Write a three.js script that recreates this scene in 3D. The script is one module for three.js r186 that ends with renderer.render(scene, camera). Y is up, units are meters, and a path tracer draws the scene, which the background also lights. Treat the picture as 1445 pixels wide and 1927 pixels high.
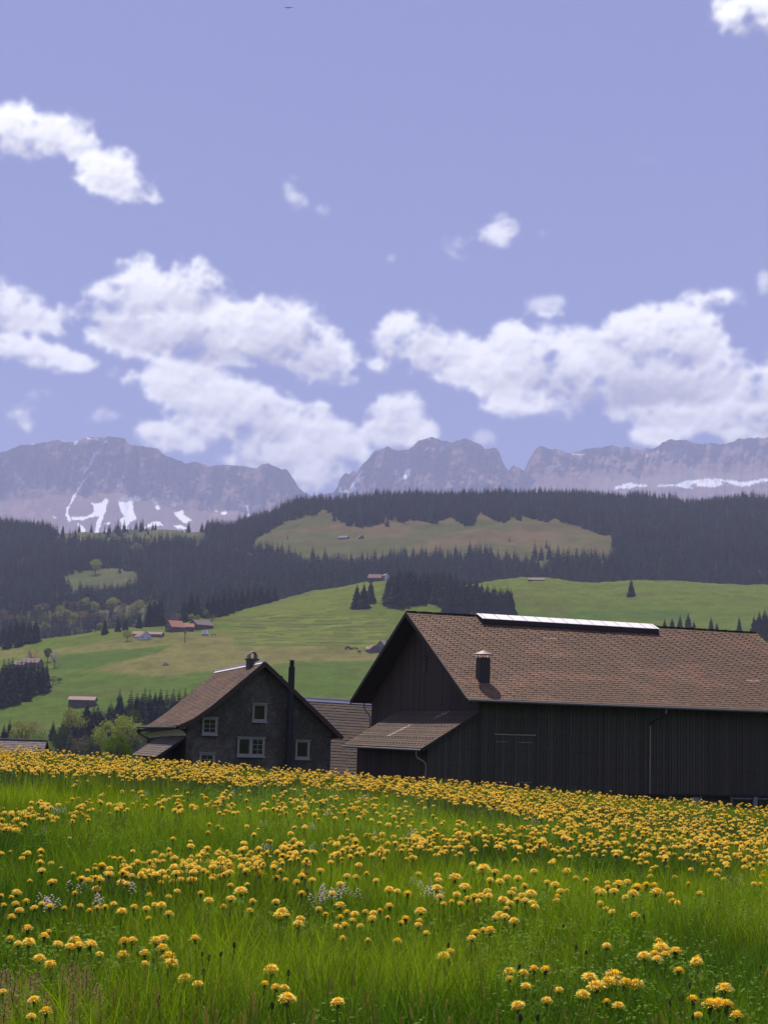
import * as THREE from 'three';
import { mergeGeometries } from 'three/addons/utils/BufferGeometryUtils.js';

// ---------------------------------------------------------------- camera, sky, sun, exposure
const EYE = 1.0, F = 3010, CX = 722.5, CY = 963.5, PITCH = 0.1383, ROLL = 0.0292;   // F in pixels of the 1445 x 1927 photograph
const scene = new THREE.Scene();
const camera = new THREE.PerspectiveCamera(2 * Math.atan(CY / F) * 180 / Math.PI, 1445 / 1927, 0.2, 30000);
camera.position.set(0, EYE, 0);
camera.rotation.order = 'YXZ';
camera.rotation.set(PITCH, 0, ROLL);
scene.add(camera);
const renderer = new THREE.WebGLRenderer({ antialias: true });
renderer.toneMapping = THREE.LinearToneMapping;
renderer.toneMappingExposure = 1.1;
renderer.shadowMap.enabled = true;
const SUN_EL = 64 * Math.PI / 180, SUN_AZ = 20 * Math.PI / 180;   // behind the buildings, a little to the left
const sunDir = new THREE.Vector3(-Math.sin(SUN_AZ) * Math.cos(SUN_EL), Math.sin(SUN_EL), -Math.cos(SUN_AZ) * Math.cos(SUN_EL));
const sun = new THREE.DirectionalLight(new THREE.Color(1.0, 0.93, 0.80), 5);
sun.name = 'sun';
sun.position.copy(sunDir).multiplyScalar(400);
sun.castShadow = true;
sun.shadow.mapSize.set(4096, 4096);
Object.assign(sun.shadow.camera, { left: -120, right: 120, top: 120, bottom: -120, near: 1, far: 900 });
scene.add(sun, sun.target);
scene.fog = new THREE.FogExp2(new THREE.Color().setRGB(0.70, 0.735, 1.0), 0.86e-4);

// ---------------------------------------------------------------- random numbers and noise
let seed = 12345;
const rnd = () => { seed = (seed + 0x6D2B79F5) | 0; let t = Math.imul(seed ^ (seed >>> 15), 1 | seed); t = (t + Math.imul(t ^ (t >>> 7), 61 | t)) ^ t; return ((t ^ (t >>> 14)) >>> 0) / 4294967296; };
const rr = (a, b) => a + (b - a) * rnd();
const clamp = (x, a = 0, b = 1) => Math.min(b, Math.max(a, x));
const lerp = (a, b, t) => a + (b - a) * t;
const sstep = (a, b, x) => { const t = clamp((x - a) / (b - a)); return t * t * (3 - 2 * t); };
const NT = new Float32Array(65536); { const s = seed; for (let i = 0; i < 65536; i++) NT[i] = rnd(); seed = s + 7; }
const hash2 = (x, y) => NT[((x * 374761 + y * 668265) ^ (x << 7)) & 65535];
function vnoise(x, y) {
  const xi = Math.floor(x), yi = Math.floor(y); let u = x - xi, v = y - yi;
  u = u * u * u * (u * (u * 6 - 15) + 10); v = v * v * v * (v * (v * 6 - 15) + 10);
  const a = hash2(xi, yi), b = hash2(xi + 1, yi), c = hash2(xi, yi + 1), d = hash2(xi + 1, yi + 1);
  return a + (b - a) * u + (c - a) * v + (a - b - c + d) * u * v;
}
function fbm(x, y, o = 5, g = 0.5) { let s = 0, a = 1, n = 0; for (let i = 0; i < o; i++) { s += a * vnoise(x, y); n += a; a *= g; const t = x * 1.6 - y * 1.2 + 17.3; y = x * 1.2 + y * 1.6 + 9.1; x = t; } return s / n; }

// ---------------------------------------------------------------- from sight lines to places
function ray(px, py) {                                  // direction with unit forward distance: x right, y up
  const a = px - CX, b = py - CY, cr = Math.cos(ROLL), sr = Math.sin(ROLL);
  const u = (a * cr + b * sr) / F, v = -(-a * sr + b * cr) / F, cp = Math.cos(PITCH), sp = Math.sin(PITCH);
  const z = cp - v * sp;
  return [u / z, (v * cp + sp) / z];
}
const at = (px, py, dist) => { const d = ray(px, py); return new THREE.Vector3(d[0] * dist, EYE + d[1] * dist, -dist); };
function toPixel(x, y, z) {                             // world place -> photograph pixel
  const f = -z, h = y - EYE, cp = Math.cos(PITCH), sp = Math.sin(PITCH), zc = f * cp + h * sp, yc = h * cp - f * sp;
  const u = F * x / zc, v = -F * yc / zc, cr = Math.cos(ROLL), sr = Math.sin(ROLL);
  return [CX + u * cr - v * sr, CY + u * sr + v * cr];
}

// ---------------------------------------------------------------- sky: clear blue air with fair-weather cumulus all round
{
  const W = 4096, H = 2048, data = new Float32Array(W * H * 4), y0 = H / 2;
  const dens = new Float32Array(W * (H - y0)).fill(-9), low = new Float32Array(W * (H - y0)), opac = new Float32Array(W * (H - y0));
  const RAD = 180 / Math.PI;
  // az in degrees to the right of the view, el in degrees, radii in degrees
  const blobs = [];
  const ap = (px, py, rx, ry, k = 1) => { const d = ray(px, py), az = Math.atan(d[0]) * RAD, el = Math.atan2(d[1], Math.hypot(1, d[0])) * RAD; blobs.push([az, el, rx / F * RAD, ry / F * RAD, k]); };
  const seen = [
    [50, 245, 75, 48], [120, 255, 60, 45], [165, 250, 30, 34, .7], [20, 285, 45, 28, .8], [200, 320, 52, 42], [240, 350, 62, 32], [285, 370, 34, 14, .7],
    [270, 545, 70, 52], [365, 540, 62, 55], [215, 580, 66, 52], [290, 600, 130, 70], [390, 620, 140, 72], [500, 620, 100, 70], [560, 650, 95, 62], [610, 680, 66, 44], [650, 715, 34, 18], [510, 580, 40, 30], [240, 640, 70, 30, .8],
    [25, 580, 70, 48], [75, 600, 60, 30], [130, 592, 34, 28], [25, 650, 66, 30], [90, 672, 60, 26], [145, 682, 40, 16],
    [330, 715, 66, 40], [390, 740, 90, 52], [470, 765, 80, 56], [520, 790, 60, 50], [440, 800, 110, 44], [520, 840, 110, 44], [600, 795, 44, 46], [630, 830, 60, 46], [580, 880, 100, 50], [660, 870, 60, 40], [300, 818, 58, 26], [345, 830, 50, 26], [355, 690, 70, 36, .6],
    [750, 785, 56, 46], [725, 815, 58, 36], [785, 808, 40, 26],
    [745, 640, 46, 44], [770, 630, 60, 44], [820, 655, 76, 46], [880, 680, 80, 44], [940, 700, 76, 46], [715, 690, 26, 22, .7], [960, 640, 44, 34], [1010, 680, 80, 60], [1090, 690, 100, 66], [1150, 700, 110, 80], [1200, 625, 52, 60], [1215, 680, 110, 90], [1290, 630, 72, 72], [1310, 690, 92, 80], [1000, 755, 80, 34], [1120, 755, 120, 44], [1250, 760, 120, 50], [1345, 760, 80, 56], [1420, 715, 60, 50], [1460, 760, 90, 70], [1260, 800, 66, 30], [1400, 800, 90, 40], [1230, 820, 40, 18], [1130, 640, 60, 34, .7],
    [556, 362, 22, 30, .5], [612, 393, 14, 10, .3], [935, 405, 32, 14, .55], [940, 437, 34, 24, .66], [850, 458, 30, 26, .45], [1022, 437, 20, 10, .35], [1040, 573, 34, 18, .42], [1352, 562, 44, 17, .48], [1408, 28, 62, 46], [1445, 20, 50, 50], [1440, 535, 14, 20, .5], [45, 785, 34, 26, .7], [195, 783, 26, 13, .5], [70, 745, 24, 12, .4], [912, 825, 20, 16, .5], [235, 708, 30, 16, .45], [735, 485, 10, 8, .3], [1180, 300, 40, 10, .12],
  ];
  for (const b of seen) ap(...b);
  const s0 = seed; seed = 4242;
  for (let k = 0; k < 150; k++) {                        // the same kind of clouds in every other direction
    const az = rr(17, 343), hi = rnd(), el = 4 + 30 * hi * hi, big = rr(1.2, 3.4) * (1 - 0.35 * hi), n = 3 + Math.floor(rnd() * 8);
    for (let j = 0; j < n; j++) blobs.push([az + rr(-1.6, 1.6) * big, el + rr(-.4, .55) * big, rr(.4, 1.1) * big, rr(.3, .75) * big, rr(.7, 1)]);
  }
  seed = s0;
  for (const [az, el, rx, ry, k] of blobs) {
    const pad = 1.5, cxp = ((az - 90) / 360 + .5) * W;
    const dx = Math.ceil(rx * pad / 360 * W / Math.cos(el / RAD)), r0 = Math.max(0, Math.floor((el - ry * pad) / 180 * H)), r1 = Math.min(H - y0 - 1, Math.ceil((el + ry * pad) / 180 * H));
    for (let r = r0; r <= r1; r++) for (let c = -dx; c <= dx; c++) {
      const col = (((Math.round(cxp) + c) % W) + W) % W, e = (r + .5) / H * 180, a = (Math.round(cxp) + c + .5 - cxp) / W * 360 * Math.cos(el / RAD);
      const q = (a / rx) ** 2 + ((e - el) / ry) ** 2, v = k * (1.1 - q), i = r * W + col;
      if (v > -1.2) {
        if (dens[i] < -8) dens[i] = v; else dens[i] = Math.max(dens[i], v) + .22 * Math.max(0, Math.min(dens[i], v));
        opac[i] = Math.max(opac[i], Math.min(1, k * 1.15)); low[i] = Math.max(low[i], clamp(.35 - (e - el) / ry * .75) * clamp(v * 2.2) * clamp(ry / 2.2));
      }
    }
  }
  const billow = (x, y, o) => { let s = 0, a = 1, n = 0; for (let i = 0; i < o; i++) { s += a * (1 - Math.abs(2 * vnoise(x, y) - 1)); n += a; a *= .55; const t = x * 1.6 - y * 1.2 + 7.7; y = x * 1.2 + y * 1.6 + 3.1; x = t; } return s / n; };
  const sx = sunDir.x, sy = sunDir.y, sz = sunDir.z;
  for (let r = 0; r < H; r++) {
    const e = ((r + .5) / H * 180 - 90) / RAD, up = Math.max(0, Math.sin(e)), t = Math.pow(1 - up, 4), ce = Math.cos(e), se = Math.sin(e);
    for (let c = 0; c < W; c++) {
      const th = ((c + .5) / W - .5) * 2 * Math.PI, i = (r * W + c) * 4;
      const near = clamp(Math.cos(th) * ce * sx + se * sy + Math.sin(th) * ce * sz), glow = Math.pow(near, 24) * .9 + Math.pow(near, 5) * .10;
      let R = lerp(.200, .35, t) + glow, G = lerp(.225, .45, t) + glow * .98, B = lerp(.52, .80, t) + glow * .95;
      if (r >= y0) {
        const k = (r - y0) * W + c, d = dens[k];
        if (d > -1.2) {
          const x = c / W * 360 * 1.0, y = e * RAD;
          const n = fbm(x * .7 + 3, y * .95, 7, .63) - .5, b = billow(x * 1.25 + 20, y * 1.5, 6) - .52, b2 = billow(x * 1.25 + 20 - .10, y * 1.5 + .22, 6) - .52;
          const m = clamp(d, -1.2, .85) + n * 2.5 + b * 1.3 - .20, al = Math.pow(sstep(-.12, lerp(1.5, .80, opac[k]), m), 1.0) * .985 * lerp(.2, 1, opac[k]);
          if (al > 0) {
            const body = clamp(low[k] * 1.4 + (b2 - b) * .75 - n * .7 + .08), lit = 1.34;
            R = lerp(R, lerp(lit, .56, body), al); G = lerp(G, lerp(lit, .545, body), al); B = lerp(B, lerp(lit, .65, body), al);
          }
        }
      }
      data[i] = R; data[i + 1] = G; data[i + 2] = B; data[i + 3] = 1;
    }
  }
  const tex = new THREE.DataTexture(data, W, H, THREE.RGBAFormat, THREE.FloatType);
  tex.mapping = THREE.EquirectangularReflectionMapping;
  tex.magFilter = tex.minFilter = THREE.LinearFilter;
  tex.colorSpace = THREE.LinearSRGBColorSpace;
  tex.needsUpdate = true;
  scene.background = tex;
  scene.environment = tex;
}

// ---------------------------------------------------------------- helpers for things, parts and materials
const taken = new Map();
function numbered(name) { const n = taken.get(name) || 0; taken.set(name, n + 1); return n ? `${name}_${String(n).padStart(3, '0')}` : name; }
function flag(o) { o.traverse(c => { if (c.isMesh) { c.castShadow = true; c.receiveShadow = true; } }); return o; }
function thing(name, label, category, group) {
  const g = new THREE.Group(); g.name = numbered(name); g.userData = { label, category };
  if (group) g.userData.group = group;
  scene.add(g); return g;
}
function part(name, geo, mat, parent) { const m = new THREE.Mesh(geo, mat); m.name = name; m.castShadow = m.receiveShadow = true; parent.add(m); return m; }
function single(name, geo, mat, label, category, group) { const m = part(name, geo, mat, scene); m.name = numbered(name); m.userData = { label, category }; if (group) m.userData.group = group; return m; }
function structure(name, geo, mat, label, category) { const m = part(numbered(name), geo, mat, scene); m.userData = { kind: 'structure', label, category }; return m; }
function copyOf(proto, label, group) { const c = proto.clone(); c.name = numbered(proto.userData.base || proto.name); c.userData = { label, category: proto.userData.category, group }; scene.add(c); return c; }
const col = (r, g, b) => new THREE.Color().setRGB(r, g, b);
const earth = (c, extra = {}) => new THREE.MeshPhysicalMaterial({ color: col(...c), roughness: 1, specularIntensity: .15, side: THREE.DoubleSide, ...extra });
const std = (c, rough = .9, extra = {}) => new THREE.MeshStandardMaterial({ color: col(...c), roughness: rough, side: THREE.DoubleSide, ...extra });
const leafy = (c, tr = .4, extra = {}) => new THREE.MeshPhysicalMaterial({ color: col(...c), roughness: .95, specularIntensity: .25, transmission: tr, thickness: 0, side: THREE.DoubleSide, ...extra });
function grainTex(size, fn, srgb = false) {
  const d = new Uint8Array(size * size * 4);
  for (let y = 0; y < size; y++) for (let x = 0; x < size; x++) { const v = fn(x / size, y / size), i = (y * size + x) * 4; if (Array.isArray(v)) { d[i] = 255 * clamp(v[0]); d[i + 1] = 255 * clamp(v[1]); d[i + 2] = 255 * clamp(v[2]); } else d[i] = d[i + 1] = d[i + 2] = 255 * clamp(v); d[i + 3] = 255; }
  const t = new THREE.DataTexture(d, size, size); t.wrapS = t.wrapT = THREE.RepeatWrapping; t.magFilter = THREE.LinearFilter; t.minFilter = THREE.LinearMipmapLinearFilter; t.generateMipmaps = true;
  if (srgb) t.colorSpace = THREE.SRGBColorSpace; t.needsUpdate = true; return t;
}
function buf(pos, idx, extra = {}) {
  const g = new THREE.BufferGeometry(); g.setAttribute('position', new THREE.Float32BufferAttribute(pos, 3));
  if (extra.color) g.setAttribute('color', new THREE.Float32BufferAttribute(extra.color, 3));
  if (extra.uv) g.setAttribute('uv', new THREE.Float32BufferAttribute(extra.uv, 2));
  if (idx) g.setIndex(idx); g.computeVertexNormals(); return g;
}
function boxG(x0, x1, y0, y1, z0, z1) { const g = new THREE.BoxGeometry(x1 - x0, y1 - y0, z1 - z0); g.translate((x0 + x1) / 2, (y0 + y1) / 2, (z0 + z1) / 2); return g; }
function tubeG(pts, r, n = 6, seg) { const c = new THREE.CatmullRomCurve3(pts.map(p => new THREE.Vector3(...p)), false, 'centripetal'); return new THREE.TubeGeometry(c, seg || pts.length * 4, r, n, false); }
function rodG(a, b, r0, r1, n = 6) { const A = new THREE.Vector3(...a), B = new THREE.Vector3(...b), d = B.clone().sub(A), g = new THREE.CylinderGeometry(r1, r0, d.length(), n); g.applyQuaternion(new THREE.Quaternion().setFromUnitVectors(new THREE.Vector3(0, 1, 0), d.normalize())); g.translate((A.x + B.x) / 2, (A.y + B.y) / 2, (A.z + B.z) / 2); return g; }
function barG(a, b, w, h) {                              // squared bar from a to b
  const A = new THREE.Vector3(...a), B = new THREE.Vector3(...b), d = B.clone().sub(A), g = new THREE.BoxGeometry(w, h, d.length());
  const m = new THREE.Matrix4().lookAt(B, A, Math.abs(d.y) > .99 * d.length() ? new THREE.Vector3(0, 0, 1) : new THREE.Vector3(0, 1, 0)); g.applyMatrix4(m); g.translate((A.x + B.x) / 2, (A.y + B.y) / 2, (A.z + B.z) / 2); return g;
}
function boardG(x0, x1, y0, ta, tb, z0, z1) {            // upright board whose top runs from ta (at x0) to tb (at x1)
  const g = new THREE.BoxGeometry(1, 1, 1), p = g.attributes.position;
  for (let i = 0; i < p.count; i++) { const l = p.getX(i) < 0, t = p.getY(i) > 0, f = p.getZ(i) > 0; p.setXYZ(i, l ? x0 : x1, t ? (l ? ta : tb) : y0, f ? z1 : z0); }
  const uv = []; for (let i = 0; i < p.count; i++) uv.push(p.getX(i) + p.getZ(i), p.getY(i)); g.setAttribute('uv', new THREE.Float32BufferAttribute(uv, 2)); g.computeVertexNormals(); return g;
}
function merged(list) { return mergeGeometries(list.map(g => { const q = g.index ? g.toNonIndexed() : g; for (const k of Object.keys(q.attributes)) if (!['position', 'normal', 'uv'].includes(k)) q.deleteAttribute(k); if (!q.attributes.uv) q.setAttribute('uv', new THREE.Float32BufferAttribute(new Float32Array(q.attributes.position.count * 2), 2)); return q; })); }
function slabG(pts, thick) {                             // quad a b c d (outer face) with a thickness downwards along its normal
  const [a, b, c, d] = pts.map(p => new THREE.Vector3(...p)), n = new THREE.Vector3().crossVectors(b.clone().sub(a), d.clone().sub(a)).normalize(); n.multiplyScalar(n.y > 0 ? -Math.abs(thick) : Math.abs(thick));
  const q = [a, b, c, d], l = q.map(v => v.clone().add(n)), pos = [];
  const f = (p, r, s, t) => { for (const v of [p, r, s, p, s, t]) pos.push(v.x, v.y, v.z); };
  f(q[0], q[1], q[2], q[3]); f(l[3], l[2], l[1], l[0]); for (let i = 0; i < 4; i++) { const j = (i + 1) % 4; f(q[i], l[i], l[j], q[j]); }
  return buf(pos);
}
const inPoly = (poly, x, y) => { let r = false; for (let i = 0, j = poly.length - 1; i < poly.length; j = i++) { const [a, b] = poly[i], [c, d] = poly[j]; if ((b > y) !== (d > y) && x < (c - a) * (y - b) / (d - b) + a) r = !r; } return r; };
function spline(xs, ys, x) {                             // monotone-ish cubic through knots
  const n = xs.length; if (x <= xs[0]) return ys[0]; if (x >= xs[n - 1]) return ys[n - 1];
  let i = 0; while (x > xs[i + 1]) i++;
  const h = xs[i + 1] - xs[i], t = (x - xs[i]) / h, sl = k => k <= 0 ? (ys[1] - ys[0]) / (xs[1] - xs[0]) : k >= n - 1 ? (ys[n - 1] - ys[n - 2]) / (xs[n - 1] - xs[n - 2]) : (ys[k + 1] - ys[k - 1]) / (xs[k + 1] - xs[k - 1]);
  const m0 = sl(i) * h, m1 = sl(i + 1) * h, t2 = t * t, t3 = t2 * t;
  return (2 * t3 - 3 * t2 + 1) * ys[i] + (t3 - 2 * t2 + t) * m0 + (-2 * t3 + 3 * t2) * ys[i + 1] + (t3 - t2) * m1;
}
const linear = (tab, x) => { if (x <= tab[0][0]) return tab[0][1]; for (let i = 1; i < tab.length; i++) if (x <= tab[i][0]) return lerp(tab[i - 1][1], tab[i][1], (x - tab[i - 1][0]) / (tab[i][0] - tab[i - 1][0])); return tab[tab.length - 1][1]; };
const stuff = (m, label, category) => { m.userData = { kind: 'stuff', label, category }; return m; };

// ---------------------------------------------------------------- the setting: meadow, pasture hill, wooded hill, mountains
function groundY(x, f) {                                 // f = distance in front of the camera
  return meadowY(x, f) + .16 * Math.max(0, Math.abs(x) - 60) * (1 - sstep(20, 160, f));
}
function meadowY(x, f) {
  const lat = clamp(x, -14, 14);
  if (f < 0) return EYE - .98 + .0009 * f * f * (f > -120 ? 1 : 0) + (f <= -120 ? 12.96 + .216 * (-f - 120) : 0);
  const near = -.98 + .235 * sstep(5, 17, f) - (lat > 0 ? .048 : .044) * lat * sstep(2, 10, f) - .0026 * Math.max(0, Math.min(f, 46) - 15) ** 2 - .161 * Math.max(0, f - 46);
  const yard = -5 - 13 * sstep(150, 600, f);
  const k = clamp((near - yard) / 2 + .5), m = lerp(yard, near, k) + .5 * k * (1 - k);
  return EYE + (f < 30 ? near : m) + (f < 40 ? .05 * (fbm(x * .5 + 9, f * .5, 3) - .5) : 0);
}
const soilTex = grainTex(512, (u, v) => .55 + .9 * (fbm(u * 40, v * 40, 4) - .5) + .25 * (vnoise(u * 190, v * 190) - .5));
const soilBump = grainTex(512, (u, v) => fbm(u * 60, v * 60, 4));
{
  const zs = []; for (let z = -330; z < -14; z += 12) zs.push(z); for (let z = -14; z < 40; z += .5) zs.push(z); for (let z = 40; z <= 680; z *= 1.035) zs.push(z);
  const nx = 140, pos = [], idx = [], uv = [];
  zs.forEach((z, r) => { const w = z < 0 ? 220 + .9 * -z : 220 + .4 * z; for (let i = 0; i <= nx; i++) { const t = (i / nx) * 2 - 1, x = w * t * (.08 + .92 * t * t); pos.push(x, groundY(x, z), -z); uv.push(x / 3, z / 3); if (r && i) { const a = r * (nx + 1) + i, b = a - nx - 1; idx.push(b - 1, b, a, b - 1, a, a - 1); } } });
  structure('meadow_ground', buf(pos, idx, { uv }), earth([.05, .085, .012], { map: soilTex, bumpMap: soilBump, bumpScale: .03 }), 'sloping meadow soil and turf below the dandelions', 'meadow');
}
const HZ = [560, 800, 950, 1150, 1350, 1500, 1700, 1900, 2200];
const HP = [[-600, 1480, 1420, 1372, 1310, 1268, 1258, 1262, 1272, 1290], [0, 1480, 1410, 1350, 1276, 1222, 1226, 1236, 1248, 1255], [120, 1480, 1408, 1342, 1264, 1204, 1206, 1216, 1226, 1232], [220, 1480, 1405, 1335, 1252, 1189, 1192, 1204, 1214, 1220], [330, 1480, 1402, 1328, 1246, 1186, 1178, 1186, 1196, 1204], [420, 1480, 1400, 1325, 1243, 1186, 1156, 1160, 1172, 1182], [520, 1480, 1400, 1322, 1244, 1187, 1148, 1131, 1144, 1154], [610, 1480, 1400, 1322, 1246, 1188, 1146, 1110, 1118, 1128], [720, 1480, 1400, 1322, 1246, 1190, 1143, 1096, 1099, 1109],
  [860, 1480, 1400, 1328, 1256, 1200, 1152, 1104, 1103, 1112], [1000, 1480, 1400, 1334, 1264, 1208, 1156, 1102, 1090, 1102], [1110, 1480, 1402, 1338, 1270, 1212, 1160, 1108, 1098, 1109], [1200, 1480, 1404, 1340, 1275, 1215, 1162, 1110, 1095, 1106], [1445, 1480, 1410, 1345, 1280, 1220, 1167, 1116, 1102, 1112], [2100, 1480, 1415, 1352, 1288, 1228, 1174, 1124, 1110, 1118]];
const FZ = [1500, 1800, 2000, 2200, 2400, 2600, 2800, 3000, 3400];
const FP = [[-600, 1275, 1225, 1180, 1135, 1090, 1050, 1014, 998, 1030], [0, 1265, 1215, 1170, 1126, 1086, 1046, 1010, 994, 1025], [100, 1255, 1208, 1164, 1122, 1083, 1046, 1014, 1002, 1028], [200, 1245, 1200, 1158, 1118, 1080, 1045, 1018, 1008, 1030], [300, 1232, 1188, 1148, 1110, 1074, 1040, 1010, 997, 1022], [430, 1205, 1172, 1138, 1104, 1070, 1038, 1012, 1000, 1025], [500, 1270, 1172, 1130, 1094, 1062, 1028, 998, 974, 1000], [570, 1290, 1180, 1126, 1090, 1055, 1020, 984, 951, 980], [720, 1300, 1200, 1132, 1090, 1045, 1010, 972, 942, 970], [900, 1300, 1200, 1134, 1092, 1042, 1008, 970, 941, 970], [1100, 1300, 1200, 1134, 1090, 1042, 1005, 967, 936, 962], [1180, 1300, 1200, 1134, 1090, 1042, 1006, 972, 947, 966], [1300, 1300, 1200, 1134, 1090, 1044, 1010, 980, 956, 972], [1445, 1300, 1200, 1134, 1088, 1042, 1006, 973, 948, 966], [2100, 1300, 1200, 1134, 1086, 1030, 988, 948, 920, 945]];
function sheetPy(Z, P, px, z) {
  const xs = P.map(r => r[0]); let i = 0; while (i < P.length - 2 && px > xs[i + 1]) i++;
  const t = clamp((px - xs[i]) / (xs[i + 1] - xs[i])), s = t * t * (3 - 2 * t) * .5 + t * .5;
  return lerp(spline(Z, P[i].slice(1), z), spline(Z, P[i + 1].slice(1), z), s);
}
const hillPy = (px, z) => sheetPy(HZ, HP, px, z), woodPy = (px, z) => sheetPy(FZ, FP, px, z);
const hillBump = (x, z) => (fbm(x * .012, z * .012, 4) - .5) * 7 + (fbm(x * .05 + 5, z * .06, 4) - .5) * (2 + 4 * sstep(1550, 1700, z)) ;
const woodBump = (x, z) => (fbm(x * .006 + 3, z * .006, 4) - .5) * 26 + (fbm(x * .03, z * .03, 3) - .5) * 5;
const hillAt = (px, z) => { const p = at(px, hillPy(px, z), z); p.y += hillBump(p.x, z) * sstep(560, 800, z); return p; };
const woodAt = (px, z) => { const p = at(px, woodPy(px, z), z); p.y += woodBump(p.x, z); return p; };
function meet(surf, px, py, z0, z1) { let best = null, bd = 1e9; for (let k = 0; k <= 160; k++) { const z = lerp(z0, z1, k / 160), p = surf(px, z), q = toPixel(p.x, p.y, p.z), d = Math.abs(q[1] - py) + k * .002; if (d < bd) { bd = d; best = p; } if (q[1] < py) break; } return best; }
const onHill = (px, py) => meet(hillAt, px, py, 620, 1900), onWood = (px, py) => meet(woodAt, px, py, 1500, 3000);
function sheet(surf, x0, x1, nx, zs, colour) {
  const pos = [], idx = [], color = [], uv = [];
  zs.forEach((z, r) => { for (let i = 0; i <= nx; i++) { const px = lerp(x0, x1, i / nx), p = surf(px, z), q = toPixel(p.x, p.y, p.z), c = colour(px, q[1], p.x, z); pos.push(p.x, p.y, p.z); color.push(...c); uv.push(p.x / 40, z / 40); if (r && i) { const a = r * (nx + 1) + i, b = a - nx - 1; idx.push(b - 1, b, a, b - 1, a, a - 1); } } });
  return buf(pos, idx, { color, uv });
}
const turfTex = grainTex(512, (u, v) => .82 + .5 * (fbm(u * 24, v * 24, 5) - .5) + .22 * (vnoise(u * 200, v * 200) - .5));
const mix3 = (a, b, t) => [lerp(a[0], b[0], t), lerp(a[1], b[1], t), lerp(a[2], b[2], t)];
// pasture colours follow the fields: lush, grazed, mown in strips, rough
const LUSH = [.085, .146, .014], FRESH = [.150, .188, .016], HAY = [.200, .185, .050], ROUGH = [.130, .125, .028];
const fields = [
  [[[-700, 1235], [90, 1222], [240, 1198], [330, 1190], [430, 1190], [470, 1180], [420, 1205], [330, 1216], [150, 1228], [0, 1242], [-700, 1262]], HAY, .8],
  [[[95, 1236], [230, 1222], [330, 1212], [300, 1228], [210, 1246], [180, 1258], [100, 1262]], LUSH, 1],
  [[[180, 1258], [300, 1228], [345, 1206], [470, 1196], [720, 1222], [760, 1244], [560, 1247], [300, 1272], [200, 1264]], HAY, 1],
  [[[-700, 1300], [90, 1262], [300, 1273], [560, 1248], [800, 1246], [800, 1500], [-700, 1500]], LUSH, .8],
  [[[470, 1190], [500, 1170], [560, 1160], [690, 1163], [720, 1185], [700, 1215], [560, 1208]], [.150, .190, .020], 1],
  [[[440, 1160], [520, 1130], [700, 1092], [730, 1096], [680, 1140], [560, 1158], [470, 1185]], FRESH, .9],
  [[[900, 1080], [1600, 1080], [1600, 1120], [1250, 1125], [1100, 1118], [940, 1130]], FRESH, .35],
  [[[960, 1152], [1300, 1150], [1300, 1165], [960, 1168]], LUSH, 1],
];
structure('pasture_hill', sheet(hillAt, -560, 2060, 520, Array.from({ length: 230 }, (_, i) => 560 + 1640 * Math.pow(i / 229, 1.0)), (px, py, x, z) => {
  let c = [.120, .168, .015]; const wx = px + 16 * (fbm(x * .02, z * .02, 3) - .5), wy = py + 5 * (fbm(x * .02 + 31, z * .02, 3) - .5);
  for (const [poly, k, a] of fields) if (inPoly(poly, wx, wy)) c = mix3(c, k, a);
  const strips = px > 440 && px < 725 && py > 1158 && py < 1216; if (strips) { const s = Math.sin((z + .12 * x + 5 * fbm(x * .01, z * .01, 2)) * .36); c = mix3(c, s > .5 ? [.055, .095, .012] : [.185, .215, .028], .85 * sstep(.15, .5, fbm(x * .02 + 7, z * .03, 3) + .15)); }
  const n = fbm(x * .03, z * .03, 5), n2 = fbm(x * .11 + 50, z * .11, 3); c = mix3(c, ROUGH, clamp((n - .52) * 2.6) * .8); const k = .86 + .5 * (n2 - .5);
  return [c[0] * k, c[1] * k, c[2] * k];
}), earth([1, 1, 1], { vertexColors: true, map: turfTex }), 'green pasture hill with mown and grazed fields below the woods', 'hill');

const clearing = [[478, 1018], [512, 996], [542, 979], [579, 971], [594, 970], [609, 957], [624, 968], [643, 981], [658, 988], [680, 991], [699, 988], [716, 985], [721, 975], [736, 979], [755, 983], [774, 979], [792, 979], [811, 985], [830, 979], [848, 971], [860, 979], [878, 990], [897, 988], [899, 964], [912, 968], [931, 981], [938, 983], [953, 984], [960, 971], [979, 981], [981, 969], [998, 977], [1028, 983], [1040, 975], [1066, 986], [1096, 992], [1123, 1005], [1153, 1009], [1155, 1062], [1126, 1066], [1089, 1062], [1051, 1062], [1040, 1068], [1024, 1080], [1009, 1076], [1002, 1060], [957, 1057], [850, 1058], [751, 1058], [721, 1058], [710, 1070], [705, 1078], [699, 1070], [643, 1072], [609, 1070], [579, 1064], [564, 1058], [549, 1050], [516, 1048], [470, 1046]];
const glades = [[[115, 1082], [180, 1072], [215, 1068], [262, 1078], [262, 1112], [190, 1122], [120, 1112]], [[185, 1150], [240, 1138], [285, 1136], [285, 1160], [235, 1178], [185, 1178]], [[385, 1122], [455, 1108], [455, 1122], [385, 1136]], [[100, 1120], [150, 1112], [150, 1122], [105, 1132]]];
const alpTop = [[55, 985], [150, 990], [190, 1005], [240, 1008], [300, 995], [360, 992], [380, 1006], [330, 1018], [260, 1026], [180, 1026], [100, 1010]];
const isWood = (px, py) => !(inPoly(clearing, px, py) || glades.some(g => inPoly(g, px, py)));
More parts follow.
